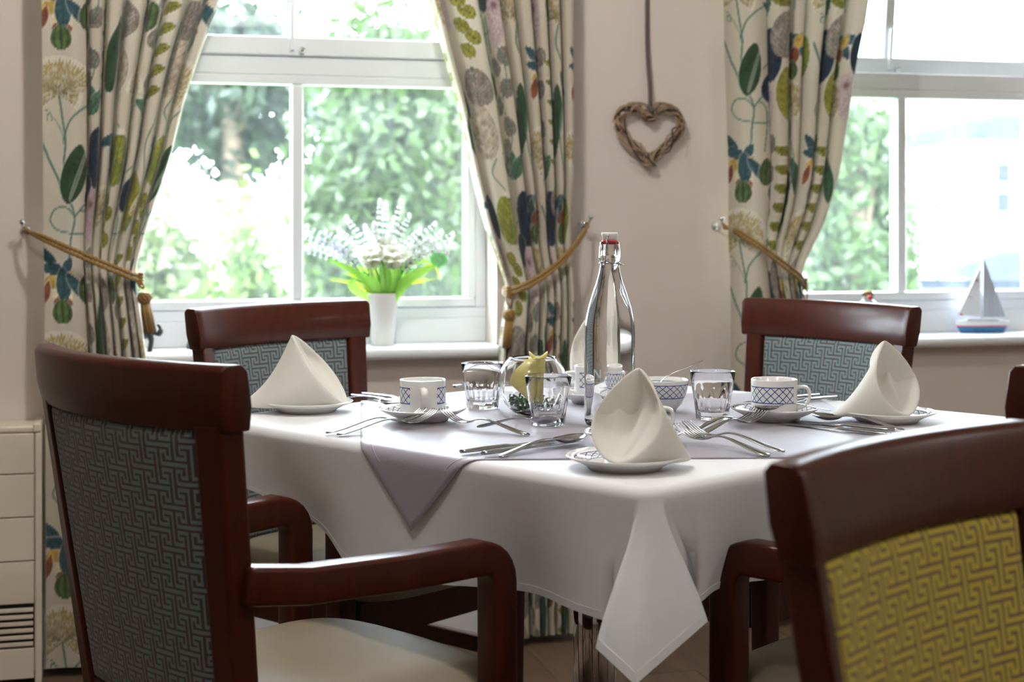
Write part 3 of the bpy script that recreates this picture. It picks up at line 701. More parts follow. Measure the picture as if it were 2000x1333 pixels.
def curtain(label, zk, uL, uR, flat, flat_left, widths, zoff, soff, seed, tie, y0=-.092, zb=.025):
    """zk: heights, uL/uR: edges there; flat: width of the unpleated strip; widths: relative widths of the folds across the rest; tie=(z at left edge, z at right edge)"""
    rs = np.random.RandomState(seed); nz, nq = 430, 300; ztop = 2.05
    z = np.linspace(zb, ztop, nz); q = np.linspace(0, 1, nq)
    UL = np.interp(z, zk, uL); UR = np.interp(z, zk, uR)
    # smooth the edges a little
    ker = np.hanning(31); ker /= ker.sum(); sm = lambda v: np.convolve(np.pad(v, 15, mode='edge'), ker, 'valid'); UL, UR = sm(UL), sm(UR)
    qf = .16 if flat else 0.0
    qq = q if flat_left else 1-q
    fo = np.clip((qq-qf)/(1-qf), 0, 1)      # 0..1 across the folded part
    nf = len(widths); cum = np.concatenate([[0], np.cumsum(widths)])/sum(widths)
    amp = np.interp(fo, (cum[:-1]+cum[1:])/2, [min(1.15, .45+.55*w_/np.mean(widths))*rs.uniform(.85, 1.1) for w_ in widths])
    U = np.zeros((nz, nq)); Y = np.zeros((nz, nq))
    for i in range(nz):
        fw_ = np.clip(fo + .010*np.sin(2.3*z[i]+fo*9+seed)*np.sin(PI*fo), 0, 1)
        idx = np.interp(fw_, cum, np.arange(nf+1)); ph = 2*PI*(idx-.5)
        ztie = tie[0]+(tie[1]-tie[0])*q; dz = z[i]-ztie
        pin = np.exp(-(dz/.10)**2)                       # gathered under the rope
        wl = np.interp(fo, (cum[:-1]+cum[1:])/2, np.array(widths)/sum(widths))
        g = fo + 1.02*np.sin(ph)*wl/(2*PI)
        Wt = UR[i]-UL[i]; fw = min(flat*(1-.12*np.exp(-((z[i]-1.03)/.15)**2)), Wt*.55); xf = np.where(qq <= qf, qq/max(qf, 1e-6)*fw, fw+g*(Wt-fw))
        U[i] = UL[i]+xf if flat_left else UR[i]-xf
        A = (.052*amp)*(1-.62*pin)*(.88+.12*np.sin(2*z[i]+seed))
        f = 1-2*((1-np.cos(ph))/2)**1.9
        flatw = np.clip((qq-qf)/.03, 0, 1) if flat else 1
        Y[i] = y0 - A*f*flatw + .005*np.sin(qq*40)*(1-flatw) + .006*pin
        if flat: Y[i] += -.016*(1-flatw)*(1-.5*pin)
    P = np.zeros((nz, nq, 3)); P[..., 0] = U; P[..., 1] = np.minimum(Y, -.012); P[..., 2] = z[:, None]
    base = (np.arange(nz-1)[:, None]*nq+np.arange(nq-1)[None, :]).reshape(-1)
    F = np.stack([base, base+1, base+nq+1, base+nq], -1)
    o = mesh('curtain', P.reshape(-1, 3).tolist(), F.tolist(), M_CURT, None, True, loc=W0, rotz=TH)
    ir = int(np.argmin(np.abs(z-1.45))); arc = np.concatenate([[0], np.cumsum(np.hypot(np.diff(U[ir]), np.diff(P[ir, :, 1])))])
    S = np.tile(arc+soff, (nz, 1)).reshape(-1); Z = np.repeat(z+zoff, nq)
    c = botanical(S, Z); ca = o.data.color_attributes.new('print', 'FLOAT_COLOR', 'POINT')
    ca.data.foreach_set('color', np.concatenate([c, np.ones((len(c), 1))], 1).astype(np.float32).reshape(-1))
    return tag(o, label, 'curtain', 'botanical print curtains')

curtain('floral curtain at the left of the larger window, above the heater',
        [0, .60, .76, .93, .985, 1.03, 1.13, 1.28, 1.42, 1.55, 1.69, 2.05], [-1.204, -1.206, -1.208, -1.208, -1.209, -1.210, -1.211, -1.212, -1.213, -1.214, -1.216, -1.217],
        [-.955, -.965, -.962, -.985, -.994, -.984, -.955, -.905, -.872, -.83, -.777, -.66], .105, True, [1, .9, 1.1, .8, 1.25, .8, .8], -.729, 0.0, 3, (1.08, .985))
curtain('floral curtain between the two windows, behind the bottle',
        [0, .60, .74, .80, .92, .94, .985, 1.10, 1.25, 1.43, 1.56, 1.70, 2.05], [-.035, -.045, -.055, -.055, -.036, -.033, -.050, -.092, -.130, -.168, -.205, -.243, -.33],
        [.140]*6 + [.140]*7, .0, True, [.35, 2.3, 1.2, .8, 1, .8, .75, .8], -.58, .30, 5, (.94, 1.09))
curtain('floral curtain at the left of the right-hand window, behind a chair',
        [0, .60, .80, .92, .95, 1.02, 1.10, 1.25, 1.38, 1.54, 1.70, 2.05], [.588, .590, .591, .591, .591, .591, .590, .585, .580, .574, .5705, .569],
        [.85, .835, .818, .808, .806, .822, .86, .912, .935, .962, 1.001, 1.05], .128, True, [1.1, .6, 1, .8, 1.1], -.36, .0, 11, (1.09, .945))

# ------------------------------------------------------------------ hooks, rope tiebacks, tassels
def hook(label, u, z, s):
    t = thing('tieback_hook', label, 'hook', wall_pt(u, 0, z), TH, 'chrome tieback hooks')
    m = MB(); m.lathe([(0, 0), (.013, 0), (.013, .004), (.009, .007), (0, .007)], 20); o = m.build('wall_plate', M_CHROME, t); o.rotation_euler = (PI/2, 0, 0)
    m = MB(); m.tube(catmull([(0, -.004, 0), (0, -.03, 0), (.002*s, -.05, .004), (.006*s, -.06, .016)], 6), .0035, 10); m.build('stem', M_CHROME, t)
    m = MB(); m.ball((.006*s, -.060, .020), .0075); m.ball((-.008*s, -.046, .004), .0065); m.build('ball_end', M_CHROME, t)
    return t
def tieback(label, u0, z0, u1, z1, sag, tass, two=.012, behind=-.02):
    t = thing('rope_tieback', label, 'tieback', wall_pt(u0, -.05, z0), TH, 'gold rope tiebacks')
    def loc(p): return (p[0]-u0, p[1]+.05, p[2]-z0)
    def twist(m, pts, r):
        P = catmull(pts, 14); L = 0
        for s in range(2):
            out = []; L = 0
            for i, p in enumerate(P):
                if i: L += (P[i]-P[i-1]).length
                a = L/.0048*PI/2*.9+s*PI; out.append(p+Vector((0, math.cos(a)*r*.9, math.sin(a)*r*.9)))
            m.tube(out, r, 6)
    sg = 1 if u1 > u0 else -1
    for k in range(2):
        dz = two*(k-.5); m = MB()
        pts = [(u0, -.056, z0+.004*(1-2*k)), (u0+(u1-u0)*.12, -.10, z0+(z1-z0)*.11-sag*.3+dz*.6), (u0+(u1-u0)*.35, -.142, z0+(z1-z0)*.35-sag*.9+dz*.9), (u0+(u1-u0)*.62, -.150, z0+(z1-z0)*.63-sag+dz), (u0+(u1-u0)*.86, -.142, z0+(z1-z0)*.87-sag*.4+dz), (u1, -.100, z1+dz), (u1+sg*.006, -.07, z1+dz*.5), (u1-sg*.01, -.03, z1+.01)]
        twist(m, [loc(p) for p in pts], .0034); m.build('cord', M_GOLDROPE, t)
    m = MB()
    for k in range(4): m.ball(loc((u1+sg*.002, -.106, z1-.012+.008*k)), .009, 10, 6, (1, 1, .55))
    m.build('slip_knot', M_GOLDROPE, t)
    if tass:
        ut, zt, lean = tass
        m = MB(); twist(m, [loc((u1, -.106, z1-.005)), loc(((u1*.6+ut*.4)+.004, -.112, (z1*.6+zt*.4))), loc((ut, -.112, zt+.01))], .0022)
        twist(m, [loc((u1-.004, -.106, z1-.005)), loc(((u1*.6+ut*.4)-.009, -.110, (z1*.6+zt*.4))), loc((ut-.003, -.112, zt+.01))], .0022); m.build('hanger', M_GOLDROPE, t)
        m = MB(); c = loc((ut+lean*.1, -.112, zt-.014))
        m.ball(c, .0165, 20, 12, (1, .9, .95))
        for k in range(9):                              # woven turns over the head
            a = k*PI/9; pts = []
            for i in range(17):
                b_ = 2*PI*i/16; v = Vector((math.cos(b_), math.sin(b_)*math.sin(.7), math.sin(b_)*math.cos(.7))); v.rotate(Matrix.Rotation(a*2, 3, 'Z'))
                pts.append(Vector(c)+v*.0168)
            m.tube(pts, .0018, 5)
        m.build('tassel_head', M_GOLDROPE, t)
        m = MB()
        for k in range(46):
            r = .0125*math.sqrt((k+.5)/46); a = k*2.4; x, y = r*math.cos(a), r*math.sin(a)
            m.tube([(c[0]+x*.75, c[1]+y*.75, c[2]-.008), (c[0]+x*1.05+lean*.3, c[1]+y*1.05, c[2]-.04), (c[0]+x*1.25+lean*.7, c[1]+y*1.2, c[2]-.085-.002*math.sin(k*5))], .0024, 5)
        m.build('tassel_skirt', M_GOLDROPE, t)
    return t
hook('chrome hook in the wall left of the left curtain', -1.257, 1.096, -1)
tieback('gold rope around the left curtain with a long tassel', -1.257, 1.096, -.982, .976, .0, (-.972, .942, .018))
hook('chrome hook in the wall right of the middle curtain', .199, 1.110, 1)
tieback('gold rope around the middle curtain with a tassel', .199, 1.110, -.036, .932, .016, (-.036, .885, -.004))
hook('chrome hook in the wall left of the right curtain', .591, 1.105, -1)
tieback('gold rope around the right curtain, its tassel behind a chair', .591, 1.105, .812, .945, .004, (.815, .885, 0), .014)

# ------------------------------------------------------------------ woven heart
t = thing('heart_wreath', 'woven twig heart hanging on the wall by a grey ribbon', 'wreath', wall_pt(.386, -.026, 1.36), TH)
def heart(s):
    s = s % 1; a = 2*PI*s
    x = 16*math.sin(a)**3; y = 13*math.cos(a)-5*math.cos(2*a)-2*math.cos(3*a)-math.cos(4*a)
    return Vector((x*.0056, 0, y*.0056+.008))
m = MB(); rs = random.Random(5)
for k in range(46):
    s0 = rs.random(); ln_ = rs.uniform(.18, .5); R0 = rs.uniform(.005, .0175); a0 = rs.uniform(0, 2*PI); tw_ = rs.choice((-1, 1))*rs.uniform(3, 8)
    pts = []
    for i in range(22):
        f = i/21; s_ = s0+ln_*f; p = heart(s_); d = (heart(s_+.004)-heart(s_-.004)); d = d.normalized() if d.length > 1e-6 else Vector((1, 0, 0))
        nn = Vector((-d.z, 0, d.x)); a = a0+tw_*f*2; pts.append(p+nn*(R0*math.cos(a))+Vector((0, R0*.85*math.sin(a), 0)))
    m.tube(pts, rs.uniform(.0014, .0027), 5, m=k % 3 % 2)
for (x, z_, dx, dz) in ((.098, -.01, .012, -.055), (-.06, -.075, .05, -.04)):
    m.tube(catmull([(x, 0, z_), (x+dx*.6+.006, .004, z_+dz*.4), (x+dx, .008, z_+dz)], 8), .0009, 5)
m.build('woven_twigs', [M_TWIG, plain('dark_twig', rgb(78, 60, 48), .9, .4, 60)], t)
m = MB(); pts = catmull([(.0, -.002, .068), (-.001, -.004, .12), (-.003, .012, .26), (0, .018, .56)], 6)
m.loft([[p+Vector((-.006, 0, 0)), p+Vector((0, -.0015, 0)), p+Vector((.006, 0, 0)), p+Vector((0, .0015, 0))] for p in pts]); m.ball((0, -.012, .066), .010, 10, 8); m.build('ribbon', M_CORD, t)

# ------------------------------------------------------------------ storage heater
hu = -1.2135; hwid = .62
t = thing('storage_heater', 'cream storage heater with slatted grille under the left curtain', 'heater', wall_pt(hu-hwid/2, 0, 0), TH)
x1 = hwid/2; D0 = .135
m = MB(); m.box(-x1+.017, x1-.017, -D0+.012, -.012, .03, .608); m.build('body', M_CREAM, t, False)
for s in (-1, 1):
    m = MB(); m.box(s*x1-.016*(s+1)/2*1, s*x1+.016*(1-s)/2, -D0, -.002, .0, .606); bevel(m.build('side_panel', M_CREAM, t, False), .003)
m = MB(); m.box(-x1+.017, x1-.017, -D0+.004, -.002, .608, .622); bevel(m.build('top_panel', M_CREAM, t, False), .004)
for s in (-1, 1):
    m = MB(); m.box(s*x1-.020*(s+1)/2, s*x1+.020*(1-s)/2, -D0-.002, -.001, .607, .628); bevel(m.build('top_corner_cap', M_CREAM, t, False), .004)
edges = [.606, .507, .402, .296, .192]
for a_, c_ in zip(edges[:-1], edges[1:]):
    m = MB(); m.box(-x1+.018, x1-.018, -D0+.001, -D0+.012, c_+.0015, a_-.0015); bevel(m.build('front_panel', M_CREAM, t, False), .002)
m = MB(); m.box(-x1+.018, x1-.018, -D0+.010, -D0+.0125, .086, .192); m.build('grille_recess', M_DARK, t, False)
for k in range(6):
    z_ = .178-.0165*k
    m = MB(); m.box(-x1+.02, x1-.02, -D0+.000, -D0+.009, z_-.0045, z_+.0045); bevel(m.build('grille_slat', M_CREAM, t, False), .0015)
m = MB(); m.box(-x1+.018, x1-.018, -D0+.001, -D0+.012, .012, .085); bevel(m.build('kick_panel', M_CREAM, t, False), .002)
# ------------------------------------------------------------------ on the left window board: pot of flowers, iron animals
SP = wall_pt(-.335, .055, ZS); SP.z += .0
# pot
d_ = 4.135; PX = (747-1000)/3000*d_; POT = Vector((PX, d_, ZS))
t = thing('flower_pot', 'white tapered flower pot on the left window board', 'pot', POT)
m = MB(); m.lathe([(0, .0), (.0285, 0), (.030, .003), (.0425, .134), (.0438, .140), (.0405, .140), (.038, .12), (0, .12)], 40); m.build('pot_body', M_CERAMIC, t)
m = MB(); m.lathe([(0, .1205), (.0375, .1205)], 24); m.build('potting_moss', plain('moss', rgb(70, 84, 40), .95, .3, 200), t)
def leafy(name, c, tr=.35):
    t_ = NT(name); f = t_.noise(t_.scalev(t_.coords(), (60, 60, 60)), 1, 3); cc = t_.mix(f, tuple(v*.8 for v in c), tuple(min(1, v*1.15) for v in c)); t_.set(color=cc, rough=.5)
    b_ = t_.new('ShaderNodeBsdfTranslucent'); t_.ln(cc, b_.inputs[0]); mx = t_.new('ShaderNodeMixShader'); mx.inputs[0].default_value = tr
    t_.ln(t_.bsdf.outputs[0], mx.inputs[1]); t_.ln(b_.outputs[0], mx.inputs[2]); t_.ln(mx.outputs[0], t_.out.inputs[0]); return t_.m
M_LEAF = leafy('fresh_green_leaf', rgb(146, 194, 84)); M_BLADE = leafy('yellow_green_blade', rgb(186, 200, 60), .45); M_LEAFD = leafy('deep_green_stem', rgb(60, 130, 62))
M_PETAL = leafy('cream_petal', rgb(254, 253, 236), .75); M_WSP = leafy('white_bud', rgb(252, 252, 252), .62); M_LIL = leafy('pale_lilac_bud', rgb(238, 236, 250), .62); M_MINT = leafy('pale_mint_leaf', rgb(176, 236, 180), .45)
fl_ = thing('flower_arrangement', 'artificial bouquet of cream blooms and white spikes in the white pot', 'flowers', POT+Vector((0, 0, .121)))
def PXF(x, y, dy=0): return Vector(((x-747)/3000*d_, dy, (573-y)/3000*d_+.02))
def blade(name, base, mid, tip, wd, mat, fold=.35):
    P = catmull([base, mid, tip], 7); n = len(P); A = []
    for i, p in enumerate(P):
        f = i/(n-1); tg = (P[min(i+1, n-1)]-P[max(i-1, 0)]).normalized(); sd = tg.cross(Vector((0, 1, 0))); sd = sd.normalized() if sd.length > 1e-5 else Vector((1, 0, 0))
        ww = wd/2*math.sin(PI*(.12+.88*f)**.9)**.8+.0004; up = sd.cross(tg).normalized()
        A.append([p-sd*ww+up*(ww*fold), p, p+sd*ww+up*(ww*fold)])
    return MB().grid(A).build(name, mat, fl_)
O0 = Vector((0, 0, 0))
for (bx, mx_, tx, dy, wd) in ((-6, (712, 545), (640, 505), -.02, .022), (-8, (690, 560), (698, 545), -.04, .02), (4, (760, 540), (748, 500), -.05, .020), (6, (775, 530), (790, 505), -.045, .030),
                              (10, (800, 545), (852, 520), -.04, .03), (12, (790, 520), (842, 512), .0, .022), (0, (735, 555), (722, 540), -.05, .026), (2, (752, 535), (752, 505), -.06, .014), (8, (775, 550), (788, 506), -.03, .012), (-3, (705, 535), (655, 500), .02, .018)):
    blade('leaf', Vector((bx*.0022, dy*.3, -.01)), PXF(*mx_, dy), PXF(*tx, dy*1.2), wd, M_LEAF)
for k in range(44):
    a = random.uniform(-1.25, 1.25); L = random.uniform(.09, .15); dy = random.uniform(-.06, .06)
    tip = Vector((math.sin(a)*L*1.05, dy, math.cos(a)*L*.75+.02)); mid = tip*.5+Vector((0, 0, .012))
    blade('grass_blade', Vector((math.sin(a)*.015, dy*.2, -.01)), mid, tip, random.uniform(.003, .006), random.choice([M_BLADE, M_BLADE, M_LEAFD]), .1)
blade('grass_blade', Vector((.02, 0, 0)), PXF(838, 518, -.03), PXF(862, 548, -.03), .005, M_BLADE)
# white and lilac flower spikes
spk = [((592, 462), .02, 1), ((600, 446), .0, 1), ((612, 483), .03, 0), ((626, 470), -.02, 1), ((604, 492), -.01, 1), ((636, 455), .0, 0), ((676, 428), .01, 0), ((660, 452), .03, 1), ((712, 446), .02, 1), ((742, 396), .0, 0), ((752, 400), .02, 0), ((784, 397), .0, 0),
       ((800, 424), -.01, 0), ((768, 430), .03, 1), ((820, 450), .02, 0), ((850, 440), .0, 0), ((862, 456), .02, 0), ((885, 460), .0, 0), ((880, 472), .03, 0), ((838, 470), -.03, 0), ((815, 475), .01, 0), ((690, 480), .0, 0), ((732, 440), -.02, 0), ((850, 490), -.02, 0)]
for (tx, dy, lil) in spk:
    tip = PXF(*tx, dy); base = Vector((tip.x*.12, dy*.2, 0)); mid = base.lerp(tip, .55)+Vector((-tip.x*.10, 0, .022)); P = catmull([base, mid, tip], 13)
    m = MB(); m.tube(P, [.0016]*len(P), 5, m=0)
    n = len(P)
    for i in range(int(n*.42), n, 2):
        f = (i-n*.42)/(n*.58); r = .0056*(1-.4*f)
        for k in range(4 if f < .8 else 2):
            a = k*PI/2+i*.7; tg = (P[min(i+1, n-1)]-P[i-1]).normalized(); s1 = tg.orthogonal().normalized(); s2 = tg.cross(s1)
            c = P[i]+(s1*math.cos(a)+s2*math.sin(a))*(r*1.45); m.ball(c, r, 6, 4, (1, 1, 1), 1)
    m.ball(tip, .0058, 6, 5, (1, 1, 1.9), 1)
    m.build('flower_spike', [M_LEAFD, M_LIL if lil else M_WSP], fl_)
# two cream peony blooms
def bloom(c, R, seed):
    rs = random.Random(seed); m = MB()
    for ring, (cnt, op) in enumerate(((5, .22), (6, .5), (7, .85))):
        for k in range(cnt):
            a = 2*PI*k/cnt+ring*.5+rs.uniform(-.15, .15); rows = []
            Lr = R*(.85+.12*ring)
            for i in range(6):
                f = i/5; row = []
                for j in range(5):
                    g = (j/4-.5)*2; wd = R*.55*math.sin(PI*(.15+.8*f))**.7
                    el = op*(f**.8)*(1-.3*f*(ring < 2)); rr = Lr*f*math.sin(el)+R*.06; zz = Lr*f*math.cos(el)+.1*R*g*g*f+R*.05*rs.uniform(-1, 1)*f
                    p = Vector((rr, g*wd, zz)); p.rotate(Matrix.Rotation(a, 3, 'Z')); row.append(p)
                rows.append(row)
            m.grid(rows)
    o = m.build('cream_bloom', M_PETAL, fl_, loc=c); o.rotation_euler = (math.radians(28), math.radians(rs.uniform(-12, 12)), 0); return o
bloom(PXF(728, 520, -.045), .056, 1); bloom(PXF(768, 522, -.04), .056, 2); bloom(PXF(748, 505, -.005), .052, 3)
m = MB()
for k in range(9):
    a = k*2*PI/9; c = PXF(858, 508, -.03)+Vector((math.cos(a)*.014, 0, math.sin(a)*.012)); m.ball(c, .011, 8, 5, (1, .25, .9))
m.ball(PXF(858, 508, -.03), .014, 8, 5, (1, .2, .9)); m.build('lobed_leaf', M_MINT, fl_)
m = MB()
for k in range(26): m.ball(PXF(random.uniform(805, 880), random.uniform(470, 500), random.uniform(-.04, .02)), random.uniform(.004, .008), 6, 4)
m.build('small_blossoms', M_WSP, fl_)['kind'] = 'stuff'

def animal(label, loc, rotz, s=1.0):
    t = thing('iron_animal', label, 'figurine', loc, rotz, None, (s, s, s))
    m = MB(); m.ball((0, 0, .046), .019, 14, 10, (1.9, .85, .8)); m.build('body', M_BLACKMETAL, t)
    for sx in (-1, 1):
        for sy in (-1, 1):
            m = MB(); m.tube(catmull([(sx*.022, sy*.008, .046), (sx*.027, sy*.009, .026), (sx*.023, sy*.009, .0)], 5), [.0075]*5+[.006]*6, 8); m.build('leg', M_BLACKMETAL, t)
    m = MB(); m.tube(catmull([(.030, 0, .050), (.046, 0, .044), (.050, 0, .056), (.043, 0, .070)], 6), [.0055]*6+[.007]*6+[.004]*6+[.0015], 8); m.build('tail', M_BLACKMETAL, t)
    m = MB(); m.tube(catmull([(-.026, 0, .052), (-.040, 0, .066), (-.046, 0, .076)], 5), [.009]*11, 8); m.ball((-.052, 0, .080), .0115, 10, 8, (1.35, .9, .9))
    for sy in (-1, 1): m.tube([(-.046, sy*.006, .086), (-.045, sy*.008, .098)], [.004, .001], 6)
    m.build('head', M_BLACKMETAL, t); return t
animal('black iron animal with an upcurled tail, half hidden behind the left tassel', wall_pt(-.978, .018, ZS), TH)
t = thing('stone_ornament', 'small blue-grey ornament mostly hidden by the chair below the flower pot', 'ornament', wall_pt(-.842, .075, ZS), TH)
m = MB(); m.lathe([(0, 0), (.017, 0), (.019, .006), (.015, .018), (.011, .026), (.013, .034), (0, .038)], 24); m.build('ornament_body', plain('blue_grey_stone', rgb(110, 122, 134), .5, .1, 60), t)

# ------------------------------------------------------------------ on the right window board: glass flask and toy sailboat
t = thing('glass_flask', 'round clear flask with cork and red bead behind the right chair', 'bottle', wall_pt(1.089, .05, ZS), TH)
m = MB(); m.lathe([(0, 0), (.03, .0), (.046, .022), (.050, .05), (.044, .076), (.028, .096), (.017, .104), (.016, .122), (.018, .126), (.0145, .126), (.0125, .104), (.025, .093), (.041, .074), (.047, .05), (.043, .024), (.028, .004), (0, .003)], 36); m.build('flask_body', M_GLASS, t)
m = MB(); m.lathe([(0, .112), (.0122, .112), (.0135, .130), (0, .130)], 20); m.build('cork', plain('cork', rgb(176, 146, 104), .9, .2, 200), t)
m = MB(); m.ball((-.004, -.020, .112), .0075); m.build('red_bead', M_RED, t)
m = MB(); m.tube([(.0185*math.cos(a*PI/8), .0185*math.sin(a*PI/8), .108) for a in range(17)], .0012, 6); m.tube([(-.004, -.02, .108), (-.005, -.034, .09), (-.006, -.04, .08)], .001, 6); m.build('string', M_CORD, t)

bt = thing('toy_sailboat', 'wooden toy sailboat with blue hull and grey sail on right window board', 'toy boat', wall_pt(1.474, .065, ZS), TH-.12)
M_BLUE = plain('blue_boat_paint', rgb(52, 116, 166), .55, .15, 40); M_BRED = plain('red_boat_paint', rgb(206, 60, 76), .55, .1, 60); M_BWH = plain('white_boat_paint', rgb(232, 234, 240), .6, .05, 60)
t_ = NT('grey_sail_wood'); f = t_.noise(t_.scalev(t_.coords(), (220, 60, 6)), 1, 4); t_.set(color=t_.mix(f, rgb(160, 168, 182), rgb(206, 210, 222)), rough=.7); M_SAIL = t_.m
def hull(z0, z1, l0, l1, w0, w1):
    lo = []
    for z_, l_, w_ in ((z0, l0, w0), (z1, l1, w1)):
        L_ = []
        for k in range(28):
            a = 2*PI*k/28; c, s = math.cos(a), math.sin(a); L_.append((math.copysign(abs(c)**.9, c)*l_, math.copysign(abs(s)**1.3, s)*w_, z_))
        lo.append(L_)
    return lo
for nm, a, mt in (('hull', (0, .019, .068, .080, .017, .022), M_BLUE), ('red_stripe', (.019, .0225, .0805, .082, .0222, .0228), M_BRED), ('gunwale', (.0225, .036, .082, .087, .0225, .025), M_BWH)):
    MB().loft(hull(*a)).build(nm, mt, bt, False)
m = MB(); m.box(-.05, .05, -.008, .008, .036, .042); bevel(m.build('deck', M_BWH, bt, False), .002)
m = MB(); m.tube([(-.002, 0, .04), (-.002, 0, .232)], [.0028, .0022], 10); m.build('mast', M_BWH, bt)
m = MB(); m.loft([[(.002, y, .047), (.073, y, .047), (.003, y, .226)] for y in (-.002, .002)]); m.build('main_sail', M_SAIL, bt, False)
m = MB(); m.loft([[(-.006, y, .050), (-.078, y, .052), (-.006, y, .20)] for y in (-.0015, .0015)]); m.build('fore_sail', M_BWH, bt, False)
for (x, z_, mt, a) in ((-.070, .058, M_BRED, -.6), (-.022, .158, M_BLACKMETAL, -.4), (-.042, .108, M_SAIL, -.2)):
    m = MB(); m.tube([(x, -.003, z_), (x+.012*math.cos(a), -.003, z_+.012*math.sin(a))], [.0025, .0004], 6); m.build('sail_mark', mt, bt)
# ------------------------------------------------------------------ the table setting
ZO = ZT + .0042                              # top of the overlay
ZC = ZT + .0016                              # top of the white cloth
def lattice(name, kind):
    """white china with a blue lattice band printed on it; kind: cup, bowl or plate"""
    t = NT(name); v = t.coords(); sp = t.new('ShaderNodeSeparateXYZ'); t.ln(v, sp.inputs[0]); x, y, z = sp.outputs
    ang = t.M('ARCTAN2', y, x); rad = t.M('SQRT', t.M('ADD', t.M('MULTIPLY', x, x), t.M('MULTIPLY', y, y)))
    if kind == 'plate': u = t.M('MULTIPLY', ang, .0672); w_ = rad; w0, w1, per = .0535, .0715, .0176
    elif kind == 'cup': u = t.M('MULTIPLY', ang, .0420); w_ = z; w0, w1, per = .0245, .0515, .01466
    else: u = t.M('MULTIPLY', ang, .0490); w_ = z; w0, w1, per = .027, .0505, .01466
    k = (w1-w0)/2
    s1 = t.M('ADD', t.M('DIVIDE', u, per), t.M('DIVIDE', t.M('SUBTRACT', w_, w0), k)); s2 = t.M('SUBTRACT', t.M('DIVIDE', u, per), t.M('DIVIDE', t.M('SUBTRACT', w_, w0), k))
    def near(s, wd): return t.M('GREATER_THAN', t.M('ABSOLUTE', t.M('SUBTRACT', t.M('FRACT', s), .5)), .5-wd)
    lw = .075
    ln_ = t.M('MAXIMUM', near(s1, lw), near(s2, lw))
    band = t.M('MULTIPLY', t.M('GREATER_THAN', w_, w0), t.M('LESS_THAN', w_, w1))
    edge = t.M('MAXIMUM', t.M('LESS_THAN', t.M('ABSOLUTE', t.M('SUBTRACT', w_, w0)), .0009), t.M('LESS_THAN', t.M('ABSOLUTE', t.M('SUBTRACT', w_, w1)), .0008))
    blue = t.M('MAXIMUM', t.M('MULTIPLY', ln_, band), edge)
    if kind == 'cup':                        # bare beside the handle, only on the outside wall
        zig = t.M('ABSOLUTE', t.M('SUBTRACT', t.M('FRACT', t.M('MULTIPLY', t.M('SUBTRACT', w_, w0), 1/k)), .5))
        blue = t.M('MULTIPLY', blue, t.M('GREATER_THAN', t.M('ABSOLUTE', ang), .62))
        blue = t.M('MULTIPLY', blue, t.M('GREATER_THAN', rad, .0385))
    elif kind == 'bowl': blue = t.M('MULTIPLY', blue, t.M('GREATER_THAN', rad, t.M('ADD', t.M('MULTIPLY', z, .30), .0285)))
    else:
        geo = t.new('ShaderNodeNewGeometry'); sn = t.new('ShaderNodeSeparateXYZ'); t.ln(geo.outputs['Normal'], sn.inputs[0])
        blue = t.M('MULTIPLY', blue, t.M('GREATER_THAN', sn.outputs[2], 0.0))
    n = t.noise(v, 90, 3); ink = t.mix(n, rgb(30, 52, 112), rgb(58, 88, 156))
    t.set(color=t.mix(blue, rgb(233, 232, 229), ink), rough=.1, coat=.3, coatr=.05); return t.m
M_CUP, M_BOWL, M_PLATE = lattice('china_cup_print', 'cup'), lattice('china_bowl_print', 'bowl'), lattice('china_plate_print', 'plate')

saucer_v = [(0, .004), (.034, .004), (.040, .0), (.044, .0), (.047, .005), (.066, .0135), (.0755, .0195), (.0765, .0215), (.0750, .0225), (.066, .017), (.052, .0098), (.046, .0078), (.040, .0072), (.0, .0072)]
plate_v = [(0, .004), (.044, .004), (.048, .0), (.052, .0), (.056, .005), (.070, .0115), (.083, .0170), (.0845, .0188), (.083, .0198), (.071, .0148), (.060, .0098), (.052, .0085), (.0, .0080)]
def dish(name, prof, label, loc, group):
    return tag(MB().lathe(prof, 72).build(name, M_PLATE, loc=loc), label, name, group)
GC = 'blue lattice china'
def cup(label, x, y, rotz, zb=None):
    dish('saucer', saucer_v, 'saucer under the ' + label[1], (x, y, ZO), GC)
    t = thing('cup', label[0], 'cup', (x, y, ZO+.0076), rotz, GC)
    m = MB(); m.lathe([(0, .003), (.029, .003), (.030, 0), (.033, 0), (.0365, .004), (.0395, .012), (.0403, .022), (.0405, .0625), (.0400, .0640), (.0388, .0643), (.0376, .0632), (.0374, .022), (.035, .010), (.028, .006), (0, .006)], 64)
    m.build('cup_body', M_CUP, t)
    m = MB(); P = catmull([(.0385, 0, .0495), (.047, 0, .0505), (.0565, 0, .0485), (.0610, 0, .040), (.0595, 0, .028), (.0525, 0, .0175), (.0385, 0, .0135)], 7); loops = []
    for i, p in enumerate(P):
        tg = (P[min(i+1, len(P)-1)]-P[max(i-1, 0)]).normalized(); nr = Vector((0, 1, 0)).cross(tg); f = abs(i/(len(P)-1)-.5)*2; a_ = .0062+.0015*f**4; b_ = .0032+.002*f**6
        loops.append([p+Vector((0, a_*math.cos(q), 0))+nr*(b_*math.sin(q)) for q in [2*PI*k/12 for k in range(12)]])
    m.loft(loops); m.build('handle', M_CERAMIC, t); return t
cup(('white cup with blue lattice, handle towards us, left of the tumblers', 'cup whose handle points towards us'), -.156, 2.685, math.radians(-84))
cup(('white cup with blue lattice in front of the right blue chair', 'cup in front of the right blue chair'), .460, 2.695, math.radians(-8))
cup(('white cup with blue lattice behind the bottle, handle on its left', 'cup behind the bottle'), .160, 2.950, math.radians(184))
cup(('white cup hidden behind the nearest napkin, its handle peeking out on the right', 'cup behind the nearest napkin'), .189, 2.388, math.radians(-8))
